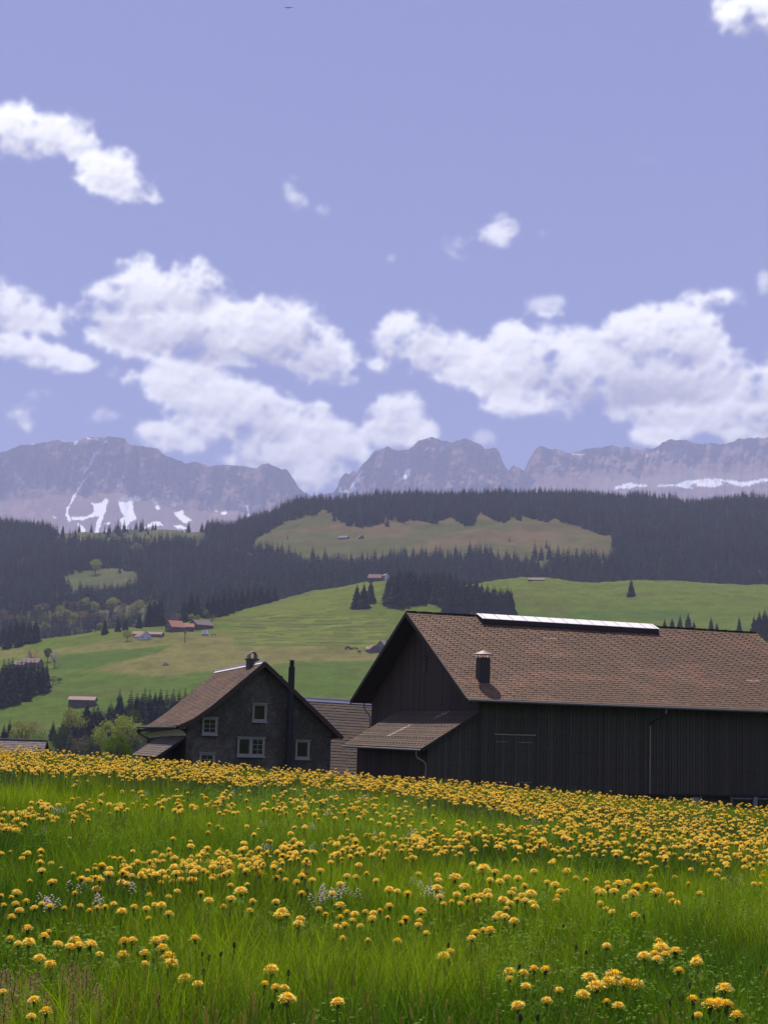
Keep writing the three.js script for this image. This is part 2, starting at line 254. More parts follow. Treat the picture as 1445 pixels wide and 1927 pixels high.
structure('wooded_hill', sheet(woodAt, -560, 2060, 420, Array.from({ length: 130 }, (_, i) => 1500 + 1900 * i / 129), (px, py, x, z) => {
  const n = fbm(x * .012, z * .012, 5), n2 = fbm(x * .05 + 9, z * .05, 3);
  let c = inPoly(clearing, px, py) ? mix3([.105, .112, .032], [.165, .118, .050], clamp((n - .38) * 3.0 + (1008 - py) * .012)) : [.075, .085, .032];
  if (glades.some(g => inPoly(g, px, py))) c = mix3([.105, .125, .036], [.15, .12, .06], clamp((n - .42) * 3));
  if (inPoly(alpTop, px, py)) c = [.12, .13, .05];
  const k = .8 + .5 * (n2 - .3); return [c[0] * k, c[1] * k, c[2] * k];
}), earth([1, 1, 1], { vertexColors: true, map: turfTex }), 'hill covered in spruce forest with a brown alp clearing', 'hill');

// mountains: skyline, cliffs, scree and snow patches
const sc = (list, ox, oy, k) => list.map(p => [ox + p[0] / k, oy + p[1] / k]);
const L = q => sc(q, 0, 780, 2.408), C = q => sc(q, 600, 780, 2.89), R = q => sc(q, 1000, 780, 3.247);
const snow = [
  L([[45, 190], [35, 215], [15, 240], [10, 235], [25, 210]]), L([[430, 165], [442, 170], [425, 215], [400, 245], [380, 275], [375, 270], [395, 240], [415, 205]]), L([[428, 260], [380, 310], [345, 365], [330, 400], [315, 412], [325, 380], [355, 335], [375, 300], [400, 275], [420, 256]]), L([[318, 405], [310, 450], [325, 475], [315, 490], [298, 455], [305, 420]]),
  L([[320, 465], [390, 463], [430, 440], [425, 420], [415, 400], [440, 405], [465, 395], [480, 380], [492, 388], [480, 440], [460, 490], [445, 542], [428, 542], [440, 490], [450, 460], [400, 470], [380, 478], [330, 477]]), L([[535, 388], [560, 400], [600, 393], [610, 440], [622, 470], [590, 490], [575, 510], [570, 530], [550, 535], [555, 500], [543, 480], [570, 460], [550, 440]]),
  L([[788, 445], [830, 433], [835, 455], [867, 475], [845, 497], [815, 475], [795, 460]]), L([[703, 415], [720, 413], [727, 430], [710, 434]]), L([[350, 490], [380, 508], [390, 530], [370, 534], [358, 505]]), L([[620, 520], [660, 508], [690, 488], [720, 482], [742, 506], [700, 500], [660, 517]]), L([[785, 505], [820, 498], [858, 522], [800, 517]]),
  L([[392, 104], [450, 107], [448, 122], [425, 114], [400, 112]]), L([[358, 118], [342, 138], [333, 136], [345, 118]]), L([[480, 110], [490, 120], [476, 131]]), L([[208, 431], [235, 435], [234, 440]]), L([[238, 458], [256, 465], [250, 474]]), L([[473, 488], [512, 490], [490, 500]]), L([[468, 518], [492, 530], [480, 537]]), L([[110, 138], [190, 121], [232, 117], [190, 131]]), L([[315, 148], [322, 160], [314, 164]]), L([[346, 180], [355, 178], [356, 192]]), L([[1000, 440], [1030, 438], [1028, 452], [1005, 452]]), L([[972, 436], [990, 436], [985, 450]]), L([[1115, 405], [1125, 412], [1135, 465], [1128, 460]]), L([[775, 216], [783, 220], [780, 226]]), L([[540, 535], [575, 530], [570, 542]]),
  C([[105, 398], [122, 394], [130, 420], [165, 400], [200, 350], [237, 296], [243, 308], [218, 342], [248, 338], [237, 360], [192, 388], [213, 393], [202, 415], [150, 427], [108, 422]]), C([[455, 310], [485, 293], [502, 303], [480, 345], [472, 376], [463, 350]]), C([[563, 197], [597, 172], [592, 190], [568, 206]]), C([[660, 168], [677, 163], [682, 185], [665, 205], [654, 200]]), C([[594, 130], [608, 130], [601, 148]]), C([[690, 158], [706, 162], [700, 168]]), C([[998, 395], [1006, 398], [1002, 420]]), C([[560, 176], [572, 174], [566, 186]]),
  R([[500, 462], [515, 443], [600, 413], [650, 430], [705, 428], [690, 442], [640, 437], [600, 455], [540, 452]]), R([[885, 427], [940, 405], [1010, 399], [1090, 391], [1150, 398], [1230, 404], [1290, 413], [1330, 408], [1400, 393], [1600, 375], [1600, 398], [1380, 412], [1330, 432], [1280, 442], [1240, 432], [1200, 416], [1150, 406], [1060, 403], [1000, 416], [960, 437], [985, 452], [940, 452], [900, 442]]), R([[1000, 420], [1050, 409], [1110, 404], [1150, 409], [1175, 427], [1120, 442], [1050, 442], [1008, 436]]), R([[690, 228], [706, 240], [713, 264], [694, 250]]), R([[768, 220], [779, 226], [772, 236]]), R([[760, 432], [880, 428], [890, 436], [770, 438]]), R([[226, 240], [330, 244], [320, 248], [230, 246]]),
];
const dirtySnow = [L([[508, 290], [545, 290], [562, 326], [530, 326]]), L([[632, 303], [667, 308], [660, 337]]), L([[708, 320], [737, 308], [720, 340]]), L([[540, 378], [592, 362], [652, 374], [640, 388], [600, 395], [560, 400]]), L([[670, 385], [715, 370], [715, 412]]), L([[735, 380], [810, 395], [800, 420], [770, 420]]), L([[455, 280], [480, 280], [470, 300]]), L([[455, 312], [475, 312], [465, 328]])];
const scree = [R([[380, 425], [480, 405], [600, 368], [700, 385], [780, 380], [900, 358], [990, 338], [1100, 350], [1200, 365], [1300, 370], [1380, 348], [1600, 345], [1600, 400], [1300, 440], [1100, 440], [900, 445], [640, 460], [400, 460]]), L([[205, 430], [400, 395], [560, 370], [700, 365], [820, 410], [940, 470], [950, 520], [300, 560]]), C([[210, 430], [262, 385], [300, 420], [290, 440]])];
function mountain(x0, x1, step, sky, z0, foot, label, share) {
  const rockTone = 1;
  const zc = z0 + 1500, nx = Math.round((x1 - x0) / step), rows = 220, pos = [], idx = [], color = [], uv = [];
  for (let r = 0; r <= rows; r++) for (let i = 0; i <= nx; i++) {
    const px = lerp(x0, x1, i / nx), top = linear(sky, px) + (fbm(px * .22, 3, 3) - .5) * 3.2, t = r / (rows - 18);
    let py, z;
    if (t <= 1) {
      const cliff = lerp(top, foot, share) + 16 * (fbm(px * .03, 8, 3) - .5);
      if (t < .3) { py = lerp(1024, cliff, t / .3); z = lerp(z0, zc, t / .3); } else { const s = (t - .3) / .7; py = lerp(cliff, top, s); z = zc + 300 * s + 90 * Math.sin(s * 9 + px * .05) * s * (1 - s); }
      const rel = 1 - Math.pow(clamp(t), 6), gul = fbm(px * .05 + .006 * py, py * .006 + 4, 5) - .5, rib = 1 - Math.abs(2 * fbm(px * .021 + 7, py * .005, 4) - 1);
      z += rel * (.18 + .82 * sstep(.22, .5, t)) * (gul * 380 + (rib - .6) * 340 + (fbm(px * .2, py * .09, 3) - .5) * 90 + (vnoise(px * .12 + py * .09, py * .12 - px * .05) - .5) * 50 * sstep(.3, .5, t));
    } else { const s = (t - 1) / (18 / (rows - 18)); py = top + 150 * s; z = zc + 300 + 1100 * s; }
    const p = at(px, py, z); pos.push(p.x, p.y, p.z); uv.push(p.x / 300, p.y / 300);
    const wx = px + 2.2 * (fbm(px * .35, py * .35, 3) - .5) * 2, wy = py + 2.2 * (fbm(px * .35 + 60, py * .35, 3) - .5) * 2, n = fbm(px * .10 + py * .10, py * .12 - px * .045, 5), n2 = fbm(px * .5 + 4, py * .5, 3);
    let c = mix3([.16, .100, .080], [.29, .180, .140], clamp((n - .35) * 2.2)).map(v => v * rockTone * (.92 + .16 * n2));
    if (scree.some(q => inPoly(q, wx, wy))) c = mix3(c, px < 950 ? [.17, .12, .10] : [.27, .235, .215], .75 * (.7 + .6 * (n2 - .3)));
    if (dirtySnow.some(q => inPoly(q, wx, wy))) c = mix3(c, [.42, .42, .45], .6);
    if (t <= 1 && snow.some(q => inPoly(q, wx, wy)) && n2 > .12) c = [.93, .92, .92];
    color.push(...c);
    if (r && i) { const a = r * (nx + 1) + i, b = a - nx - 1; idx.push(b - 1, b, a, b - 1, a, a - 1); }
  }
  structure('mountain', buf(pos, idx, { color, uv }), earth([1, 1, 1], { vertexColors: true }), label, 'mountain');
}
const skyL = [[-600, 900], [-200, 872], [-80, 868], [0, 852.7], [39, 838], [112, 827], [118, 832], [143, 830.7], [160, 823.6], [166, 821.5], [187, 823.6], [203, 821.5], [233, 823.6], [243, 836], [270, 840], [297, 844], [307, 855], [340, 867], [349, 873.4], [370, 868.5], [392, 877.6], [409, 874.7], [440, 875.5], [478, 879.7], [482.6, 883], [490, 875.5], [502.5, 872], [519, 877.6], [529.5, 883.8], [538, 881.7], [544, 888], [552, 900], [563, 919], [573, 927], [600, 940], [680, 985]];
const skyC = [[520, 985], [580, 936], [600, 931], [626, 927], [634.6, 916.7], [640, 900], [643, 897.6], [650, 889], [657, 892.5], [665.7, 885.5], [671, 889], [681, 875], [693.4, 863], [705.5, 847.5], [710.7, 849], [729.8, 839.5], [740, 845.7], [750.5, 848.5], [769.6, 845.7], [786.9, 830], [800.7, 825.7], [812.8, 822], [828, 828.4], [849, 832.6], [866.4, 826.7], [876.8, 825.7], [894, 832], [908, 838.8], [913, 845], [927, 842], [935.6, 845.7], [940.8, 854.4], [946, 870], [953, 882], [956.4, 885.5], [965, 875], [975.4, 880], [984, 885], [1010, 905], [1060, 950]];
const skyR = [[900, 985], [960, 930], [985, 888], [991, 874], [998, 859], [1007, 845], [1015.4, 838], [1026, 841.6], [1032, 845], [1046, 846], [1063, 849], [1066, 853], [1074, 852], [1092, 847.8], [1105, 844.7], [1132, 841.6], [1152, 837], [1160, 840], [1169, 843], [1179, 840], [1188, 844], [1203, 847], [1216, 843], [1226, 845.6], [1237, 840], [1246, 832], [1263, 827], [1274, 828.7], [1289.5, 828], [1308, 834], [1320, 836], [1337, 834], [1348, 836], [1363, 836], [1379, 831], [1388, 826], [1410, 824.7], [1431, 823.7], [1445, 823.7], [1600, 835], [2060, 870]];
mountain(-560, 660, 1.7, skyL, 9500, 1060, 'broad grey mountain with snow gullies behind the wooded ridge at left', .46);
mountain(540, 1040, 1.5, skyC, 9700, 1050, 'jagged middle peak between the two passes', .5);
mountain(920, 2060, 2, skyR, 10100, 1050, 'long mountain wall with a snowfield at its foot at right', .25);

// ---------------------------------------------------------------- trees
const ORD = ['first', 'second', 'third', 'fourth', 'fifth', 'sixth', 'seventh', 'eighth', 'ninth', 'tenth', 'eleventh'];
function spruceCrown(s, whorls, per, width, bare) {        // unit height
  const keep = seed; seed = s * 7919; const pos = [];
  const tri = (a, b, c) => pos.push(...a, ...b, ...c);
  for (let k = 0; k < whorls; k++) {
    const t = k / (whorls - 1), y = lerp(bare, .985, Math.pow(t, .92)), r = width * Math.pow(1 - t, .85) * rr(.82, 1.15) + .006, n = Math.max(4, Math.round(per * (1 - .5 * t)));
    for (let j = 0; j < n; j++) {
      const a = (j + rnd()) / n * 6.283 + k * 1.3, q = r * rr(.66, 1.16), dr = -(.28 + .25 * (1 - t)) * q + .012, ca = Math.cos(a), sa = Math.sin(a), w = q * rr(.42, .62) + .005, up = .02 * (1 - t);
      const R = [ca * .005, y + up, sa * .005], T = [ca * q, y + dr * rr(.7, 1.2), sa * q], m = q * .58, M1 = [ca * m - sa * w, y + dr * .75 - w * .25, sa * m + ca * w], M2 = [ca * m + sa * w, y + dr * .75 - w * .25, sa * m - ca * w], Md = [ca * m, y + dr * .25 + .012, sa * m];
      tri(R, M1, Md); tri(R, Md, M2); tri(Md, M1, T); tri(Md, T, M2);
      tri([ca * q * .35, y + dr * .3, sa * q * .35], [ca * q * .75, y + dr * .9, sa * q * .75], [ca * q * .55, y + dr * .7 - q * .32, sa * q * .55]);
    }
  }
  tri([-.006, .955, 0], [.006, .955, 0], [0, 1.0, 0]); tri([0, .955, -.006], [0, .955, .006], [0, 1.0, 0]);
  seed = keep; return buf(pos);
}
const needleMats = [[.024, .040, .027], [.028, .047, .029], [.021, .036, .027], [.034, .052, .028]].map(c => leafy(c, .12));
const barkMat = std([.075, .058, .045], 1), greyBark = std([.12, .105, .09], 1);
const trunkG = rodG([0, -.06, 0], [0, .92, 0], .014, .003, 6);
const crowns = [spruceCrown(11, 30, 13, .215, .04), spruceCrown(23, 28, 12, .19, .06), spruceCrown(37, 32, 13, .24, .03), spruceCrown(51, 27, 12, .205, .08)];
function spruce(p, h, label, group, v = Math.floor(rnd() * 4), fat = 1) {
  const g = thing('spruce_tree', label, 'tree', group); g.position.copy(p); g.rotation.y = rnd() * 6.28; g.scale.set(h * fat, h, h * fat);
  part('trunk', trunkG, barkMat, g); part('crown', crowns[v], needleMats[Math.floor(rnd() * 4)], g); return g;
}
function leafCrown(s, n, clumps, rx, ry, leaf) {           // unit height: clumps of leaf-sized faces round a crown centre at .62
  const keep = seed; seed = s * 104729; const pos = [], cs = [];
  for (let k = 0; k < clumps; k++) { const a = rnd() * 6.283, u = rr(-1, 1), q = Math.cbrt(rr(.15, 1)), s2 = Math.sqrt(1 - u * u); cs.push([rx * q * s2 * Math.cos(a), .60 + ry * q * u, rx * q * s2 * Math.sin(a), rr(.09, .2)]); }
  for (let i = 0; i < n; i++) {
    const c = cs[i % clumps], a = rnd() * 6.283, u = rr(-1, 1), s2 = Math.sqrt(1 - u * u), q = c[3] * Math.pow(rnd(), .45), x = c[0] + q * s2 * Math.cos(a), y = c[1] + q * u * .8, z = c[2] + q * s2 * Math.sin(a);
    const e = new THREE.Euler(rnd() * 6.28, rnd() * 6.28, rnd() * 6.28), l = leaf * rr(.6, 1.35), P = [[-l, 0, 0], [0, l * .55, 0], [l, 0, 0], [0, -l * .55, 0]].map(v => new THREE.Vector3(...v).applyEuler(e).add(new THREE.Vector3(x, y, z)));
    for (const t of [0, 1, 2, 0, 2, 3]) pos.push(P[t].x, P[t].y, P[t].z);
  }
  const limbs = [rodG([0, -.06, 0], [0, .36, 0], .026, .018, 7)];
  for (const c of cs.slice(0, 12)) limbs.push(rodG([0, rr(.2, .36), 0], [c[0] * .9, c[1], c[2] * .9], .012, .003, 5));
  seed = keep; return [buf(pos), merged(limbs)];
}
const broad = [leafCrown(3, 2000, 30, .30, .31, .024), leafCrown(5, 1700, 26, .24, .34, .022), leafCrown(8, 2200, 34, .36, .30, .022), leafCrown(13, 620, 24, .30, .31, .014), leafCrown(17, 900, 24, .34, .30, .017)];
const leafMats = { green: leafy([.095, .155, .014], .4), lime: leafy([.29, .33, .03], .48), olive: leafy([.28, .29, .05], .48), brown: leafy([.21, .15, .075], .35), blossom: leafy([.42, .32, .29], .35), deep: leafy([.05, .09, .014], .3), bright: leafy([.16, .26, .014], .45) };
function leafTree(p, h, tone, v, label, group, name = 'broadleaf_tree', fat = 1) {
  const g = thing(name, label, name === 'bush' ? 'bush' : 'tree', group); g.position.copy(p); g.rotation.y = rnd() * 6.28; g.scale.set(h * fat, h, h * fat);
  part('trunk', broad[v][1], v > 2 ? greyBark : barkMat, g); part('crown', broad[v][0], leafMats[tone], g); return g;
}
const hgt = (p, pxHigh) => pxHigh * -p.z / F;

// forest on the wooded hill: one mass of spruces, too many to count
{
  const geos = [spruceCrown(61, 14, 8, .215, .03), spruceCrown(67, 15, 8, .18, .04), spruceCrown(71, 14, 7, .20, .05)];
  const lists = [[], [], []], m = new THREE.Matrix4(), q = new THREE.Quaternion(), up = new THREE.Vector3(0, 1, 0);
  for (let z = 1560; z < 3060; z += 7.4) for (let px = -520; px < 2020; px += 7.4 * F / z) {
    const zz = z + rr(-4.3, 4.3), pp = px + rr(-.5, .5) * 8.6 * F / z, p = woodAt(pp, zz), s = toPixel(p.x, p.y, p.z);
    if (!isWood(s[0], s[1])) { if (!(inPoly(clearing, s[0], s[1]) && s[1] > 1052 && rnd() < .12) && rnd() > .0012) continue; }
    if (zz > 2700 && s[0] > 105 && s[0] < 388 && rnd() > .10) continue;
    const left = s[0] < 430, mixed = s[0] < 300 && s[1] > 1150, thin = mixed ? .3 : inPoly(alpTop, s[0], s[1]) ? .12 : left && s[1] > 1010 && s[1] < 1190 ? lerp(.8, 1, sstep(.34, .48, fbm(p.x * .012, zz * .012, 3))) : 1;
    if (rnd() > thin) continue;
    let h = rr(15, 28) * (rnd() < .15 ? .6 : 1) * (.62 + .85 * fbm(p.x * .016 + 3, zz * .016, 3)); if (zz > 2900) h *= .9;
    q.setFromAxisAngle(up, rnd() * 6.283); p.y -= .6; m.compose(p, q, new THREE.Vector3(h * rr(.85, 1.2), h, h * rr(.85, 1.2))); lists[Math.floor(rnd() * 3)].push(m.clone());
  }
  lists.forEach((l, k) => {
    const f = new THREE.InstancedMesh(geos[k], leafy([.026, .044, .036], .1), l.length); f.name = numbered('spruce_forest');
    l.forEach((mm, i) => { f.setMatrixAt(i, mm); const v = rr(.6, 1.35), w = rnd() < .07 ? 2.1 : 1; f.setColorAt(i, col(v * w * rr(.9, 1.15), v * w * rr(.95, 1.1), v * rr(.85, 1.1))); });
    f.castShadow = f.receiveShadow = true; scene.add(f); stuff(f, ['dense dark spruce forest covering the far hill', 'tall slim spruces mixed through the far forest', 'shaggy spruces mixed through the far forest'][k], 'forest');
  });
}
// pale broadleaf trees among the forest, and single trees on the ridge
const ridge = [[32, 973, 34], [70, 986, 26], [95, 990, 24], [118, 988, 26], [142, 994, 34], [293, 983, 14], [400, 985, 28], [408, 982, 30], [434, 976, 34], [520, 955, 22], [560, 937, 24]];
ridge.forEach(([px, top, hp], i) => { const p = onWood(px, top + hp); spruce(p, hgt(p, hp), `dark spruce, ${ORD[i]} from left of those clear of the forest on the skyline`, 'spruces on the skyline ridge'); });
const pale = [[180, 1082, 30, 'lime'], [280, 1040, 34, 'olive'], [257, 1050, 34, 'olive'], [160, 1152, 28, 'olive'], [178, 1160, 30, 'olive'], [540, 1116, 22, 'lime'], [566, 1120, 14, 'olive'], [1223, 1092, 16, 'lime'], [445, 1050, 22, 'olive'], [470, 1058, 18, 'olive'], [130, 1112, 16, 'lime'], [360, 1095, 16, 'olive'], [920, 1088, 16, 'olive'], [945, 1090, 12, 'lime'], [1320, 1086, 12, 'olive'], [108, 1168, 22, 'olive'], [125, 1172, 26, 'olive'], [90, 1180, 26, 'brown'], [70, 1190, 26, 'brown'], [140, 1178, 28, 'lime'], [205, 1185, 26, 'olive'], [225, 1180, 24, 'brown'], [250, 1172, 22, 'olive'], [268, 1176, 20, 'olive'], [188, 1190, 20, 'lime'], [412, 1125, 16, 'olive'], [600, 1108, 10, 'olive']];
pale.forEach(([px, base, hp, tone], i) => { const p = onWood(px, base); leafTree(p, hgt(p, hp), tone, [0, 1, 4][i % 3], 'pale spring broadleaf tree showing against the dark far forest', 'pale trees in the far forest', 'broadleaf_tree', rr(.9, 1.2)); });

for (let i = 0; i < 60; i++) { const px = rr(-60, 292), base = rr(1152, 1212 - .06 * px), p = onWood(px, base); leafTree(p, hgt(p, rr(20, 32)), ['olive', 'brown', 'lime', 'olive', 'deep'][i % 5], [0, 1, 3, 4, 2][i % 5], 'pale budding tree in the mixed wood along the left pasture edge', 'mixed wood at the left', 'broadleaf_tree', rr(.9, 1.3)); }
// spruces on the pasture hill, read off one by one: foot x, foot y, height in pixels
const hillSpruce = (px, base, hp, label, group, v, fat) => { const p = onHill(px, base); return spruce(p, hgt(p, hp), label, group, v, (fat || 1) * 1.22); };
hillSpruce(671, 1144, 48, 'left spruce of the three casting a shadow on the bright hillside', 'three spruces on the hillside', 0, 1.1);
hillSpruce(684, 1146, 51, 'middle spruce of the three casting a shadow on the bright hillside', 'three spruces on the hillside', 2, 1.0);
hillSpruce(697, 1136, 46, 'right spruce of the three casting a shadow on the bright hillside', 'three spruces on the hillside', 1, 1.1);
hillSpruce(1187, 1124, 36, 'lone dark spruce on the open pasture above the barn roof', undefined, 0, 1.05);
for (const [px, base, hp] of [[735, 1140, 62], [745, 1144, 70], [757, 1140, 66], [768, 1138, 72], [778, 1136, 66], [790, 1136, 56], [803, 1132, 60], [817, 1130, 62], [829, 1130, 60], [843, 1132, 58], [738, 1128, 50], [752, 1126, 54], [781, 1124, 50], [810, 1122, 50], [835, 1120, 48], [856, 1130, 50], [838, 1144, 56], [850, 1146, 58], [830, 1140, 54], [862, 1142, 56], [872, 1140, 54], [820, 1138, 56], [884, 1140, 56], [896, 1142, 54], [729, 1136, 54], [750, 1134, 66], [763, 1132, 60], [774, 1130, 64], [796, 1128, 56], [823, 1124, 52], [847, 1124, 50]]) hillSpruce(px, base, hp, 'dark spruce in the tall clump on the hill behind the barn gable', 'spruces in the clump behind the barn gable');
for (const [px, base, hp] of [[838, 1166, 50], [850, 1168, 58], [862, 1168, 62], [874, 1166, 56], [886, 1166, 62], [898, 1168, 58], [910, 1168, 62], [922, 1166, 56], [934, 1164, 54], [944, 1162, 56], [954, 1164, 62], [868, 1156, 66], [905, 1154, 60], [930, 1152, 52], [880, 1150, 60], [845, 1158, 60], [856, 1156, 62], [892, 1152, 62], [916, 1156, 60], [940, 1156, 52], [960, 1164, 58], [950, 1156, 50], [926, 1160, 58], [872, 1160, 64]]) hillSpruce(px, base, hp, 'dark spruce in the lower clump just above the barn skylight', 'spruces in the clump above the skylight');
[[1250, 1190, 28], [1264, 1192, 30], [1279, 1194, 36], [1294, 1194, 40], [1305, 1192, 26]].forEach(([px, base, hp], i) => hillSpruce(px, base, hp, `${ORD[i]} dark spruce from left in the small row behind the barn roof`, 'small row of spruces above the barn roof'));
hillSpruce(1337, 1196, 38, 'taller of two spruces standing apart above the barn roof', undefined, 1); hillSpruce(1348, 1198, 26, 'shorter of two spruces standing apart above the barn roof', undefined, 2);
hillSpruce(1390, 1200, 40, 'slim single spruce near the right end of the barn ridge', undefined, 1, .85); hillSpruce(1397, 1202, 18, 'small young spruce beside the slim single spruce', undefined, 3);
[[1418, 1205, 48], [1428, 1206, 56], [1438, 1205, 60], [1448, 1205, 62], [1460, 1206, 56]].forEach(([px, base, hp], i) => hillSpruce(px, base, hp, `big dark spruce, ${ORD[i]} from left in the clump at the right edge`, 'spruces at the right edge'));
for (const [px, base, hp] of [[4, 1318, 76], [12, 1322, 84], [20, 1316, 80], [30, 1312, 70], [38, 1314, 72], [46, 1306, 62], [55, 1310, 66], [62, 1300, 60], [70, 1304, 58], [78, 1302, 60], [86, 1300, 54], [24, 1326, 64], [2, 1330, 60], [50, 1318, 52]]) hillSpruce(px, base, hp, 'dark spruce in the wood on the left edge of the lower pasture', 'spruces at the left edge of the pasture', undefined, .95);
for (const [px, base, hp] of [[390, 1163, 42], [400, 1162, 44], [410, 1160, 46], [421, 1157, 48], [433, 1154, 44], [443, 1151, 44], [454, 1148, 46], [466, 1144, 44], [478, 1141, 42], [490, 1138, 40], [370, 1164, 54], [358, 1166, 58], [346, 1168, 50], [300, 1174, 58], [290, 1176, 54], [281, 1178, 50], [262, 1182, 30], [236, 1186, 26], [222, 1188, 28], [197, 1194, 30], [503, 1134, 34], [516, 1130, 32]]) hillSpruce(px, base, hp, 'dark spruce in the belt along the upper edge of the pasture', 'spruces along the upper pasture edge', undefined, 1.05);
for (const [px, base, hp] of [[6, 1215, 44], [18, 1213, 48], [30, 1212, 50], [42, 1210, 46], [54, 1210, 44], [66, 1208, 46], [14, 1220, 40], [36, 1216, 40]]) hillSpruce(px, base, hp, 'dark spruce in the wood above the left farm', 'spruces above the left farm');
// valley spruces below the field barn
for (const [px, top, hp] of [[222, 1297, 92], [242, 1300, 96], [256, 1306, 86], [268, 1296, 100], [278, 1298, 96], [288, 1304, 92], [298, 1297, 98], [310, 1300, 96], [322, 1297, 100], [333, 1300, 96], [345, 1296, 100], [357, 1298, 98], [366, 1302, 90], [160, 1318, 64], [180, 1332, 70], [196, 1336, 74], [210, 1330, 70], [232, 1326, 76], [262, 1330, 70], [290, 1332, 74], [318, 1330, 70], [340, 1332, 66], [150, 1338, 66], [138, 1342, 66], [126, 1340, 66], [98, 1356, 56], [16, 1354, 58], [6, 1362, 54], [34, 1368, 50], [170, 1350, 66], [116, 1352, 60], [380, 1308, 80], [395, 1312, 76]]) { const p = hillAt(px, 800 + rr(-30, 40)); p.y = at(px, top + hp, -p.z).y; spruce(p, hgt(p, hp), 'tall dark spruce in the valley wood beside the house roof', 'spruces in the valley wood', undefined, 1.15); }
for (let i = 0; i < 46; i++) { const px = rr(150, 420), top = rr(1312, 1345) + 40 * sstep(230, 150, px), hp = rr(60, 80), p = at(px, top + hp, rr(735, 840)); spruce(p, hgt(p, hp), 'dark spruce filling the lower rows of the valley wood', 'lower spruces in the valley wood', undefined, 1.15); }

const hillTree = (px, base, hp, tone, v, label, group, fat) => { const p = onHill(px, base); return leafTree(p, hgt(p, hp), tone, v, label, group, 'broadleaf_tree', fat); };
hillTree(240, 1206, 24, 'olive', 2, 'rounded brownish green tree alone at the pasture edge', undefined, 1.1);
hillTree(103, 1255, 36, 'blossom', 4, 'pinkish white blossoming tree beside the left farm', undefined, 1.05);
hillTree(60, 1250, 34, 'brown', 3, 'bare brown tree behind the left farm roof', undefined, 1.2); hillTree(90, 1244, 26, 'deep', 0, 'small dark green tree next to the blossoming tree');
hillTree(360, 1172, 18, 'olive', 0, 'dull green round tree behind the farm with red roofs', undefined, 1.1); hillTree(371, 1173, 17, 'bright', 0, 'bright green round tree behind the farm with red roofs', undefined, 1.2);
hillTree(398, 1176, 24, 'brown', 3, 'bare spreading tree right of the farm with red roofs', undefined, 1.2); hillTree(330, 1170, 24, 'brown', 4, 'large brown budding tree behind the red roofed farmhouse', undefined, 1.4);
hillTree(388, 1164, 20, 'olive', 4, 'pale budding tree against the belt of spruces', undefined, 1.1);
hillTree(100, 1290, 20, 'olive', 2, 'low olive shrub below the left wood', undefined, 1.2); hillTree(112, 1283, 10, 'deep', 2, 'dark low shrub beside the olive shrub', undefined, 1.6);
const vale = [[212, 1352, 80, 'lime', 2, 'big pale green tree in the valley left of the house'], [238, 1346, 84, 'lime', 0, 'yellowish tree in front of the valley spruces'], [254, 1354, 78, 'green', 1, 'fresh green tree close to the house eave'], [264, 1376, 56, 'brown', 4, 'brownish budding tree just left of the house'], [136, 1328, 60, 'olive', 2, 'spreading straw coloured tree below the field barn'], [62, 1350, 78, 'brown', 4, 'tall brown budding tree in the left valley'], [72, 1378, 60, 'bright', 1, 'pointed bright green tree behind the low shed roof'], [90, 1392, 50, 'lime', 1, 'small lime tree at the end of the low shed roof'], [113, 1364, 66, 'deep', 1, 'dark green leafy tree in the left valley'], [40, 1354, 66, 'olive', 0, 'dull green tree above the low shed roof'], [150, 1376, 56, 'brown', 3, 'bare greyish tree among the valley spruces'], [172, 1386, 56, 'deep', 0, 'low dark tree left of the round bush'], [186, 1372, 60, 'lime', 1, 'thin lime green tree left of the round bush'], [244, 1384, 40, 'deep', 0, 'dark leafy tree beside the house gutter'], [250, 1330, 70, 'deep', 1, 'narrow dark leafy tree above the house eave']];
for (const [px, top, hp, tone, v, label] of vale) { const p = at(px, top + hp, 690 + rr(-25, 25)); leafTree(p, hgt(p, hp), tone, v, label, 'broadleaf trees in the valley', 'broadleaf_tree', v === 1 ? .9 : 1.15); }
for (let i = 0; i < 70; i++) { const px = rr(92, 305), top = linear([[90, 1356], [130, 1342], [160, 1328], [200, 1318], [225, 1300], [310, 1298]], px) + rr(2, 40), hp = rr(62, 84), p = at(px, top + hp, rr(735, 850)); spruce(p, hgt(p, hp), 'dark spruce in the close ranks of the valley wood left of house', 'close ranks of the valley wood', undefined, 1.2); }
// round bush beyond the crest
{ const [bg, bl] = leafCrown(29, 5200, 34, .40, .34, .014), p = at(221, 1384, 150); p.y = groundY(p.x, 150); const g = thing('bush', 'dense round green bush rising behind the meadow crest', 'bush'); g.position.copy(p); const h = at(221, 1383, 150).y - p.y + .25; g.scale.set(h * .92, h, h * .92); part('trunk', bl, barkMat, g); part('foliage', bg, leafy([.105, .175, .014], .4), g); }

// ---------------------------------------------------------------- buildings
const woodTex = grainTex(512, (u, v) => .78 + .55 * (fbm(u * 70, v * 5, 5) - .5) + .35 * (fbm(u * 9 + 4, v * 9, 4) - .5)), plankBump = grainTex(256, (u, v) => fbm(u * 60, v * 4, 4));
const plankMats = [[.092, .076, .048], [.074, .063, .042], [.108, .092, .060], [.084, .073, .049]].map(c => std(c, .92, { map: woodTex, bumpMap: plankBump, bumpScale: .004 }));
const redPlank = [[.062, .036, .021], [.050, .030, .019], [.074, .044, .025]].map(c => std(c, .92, { map: woodTex, bumpMap: plankBump, bumpScale: .004 }));
const darkWood = std([.038, .028, .022], .9, { map: woodTex }), metalGrey = std([.17, .155, .14], .6, { metalness: .4 }), copper = std([.30, .28, .16], .5, { metalness: .35 });
const tileTex = grainTex(256, (u, v) => .8 + .45 * (fbm(u * 14, v * 14, 5) - .5)), tileMat = std([1, 1, 1], .82, { map: tileTex });
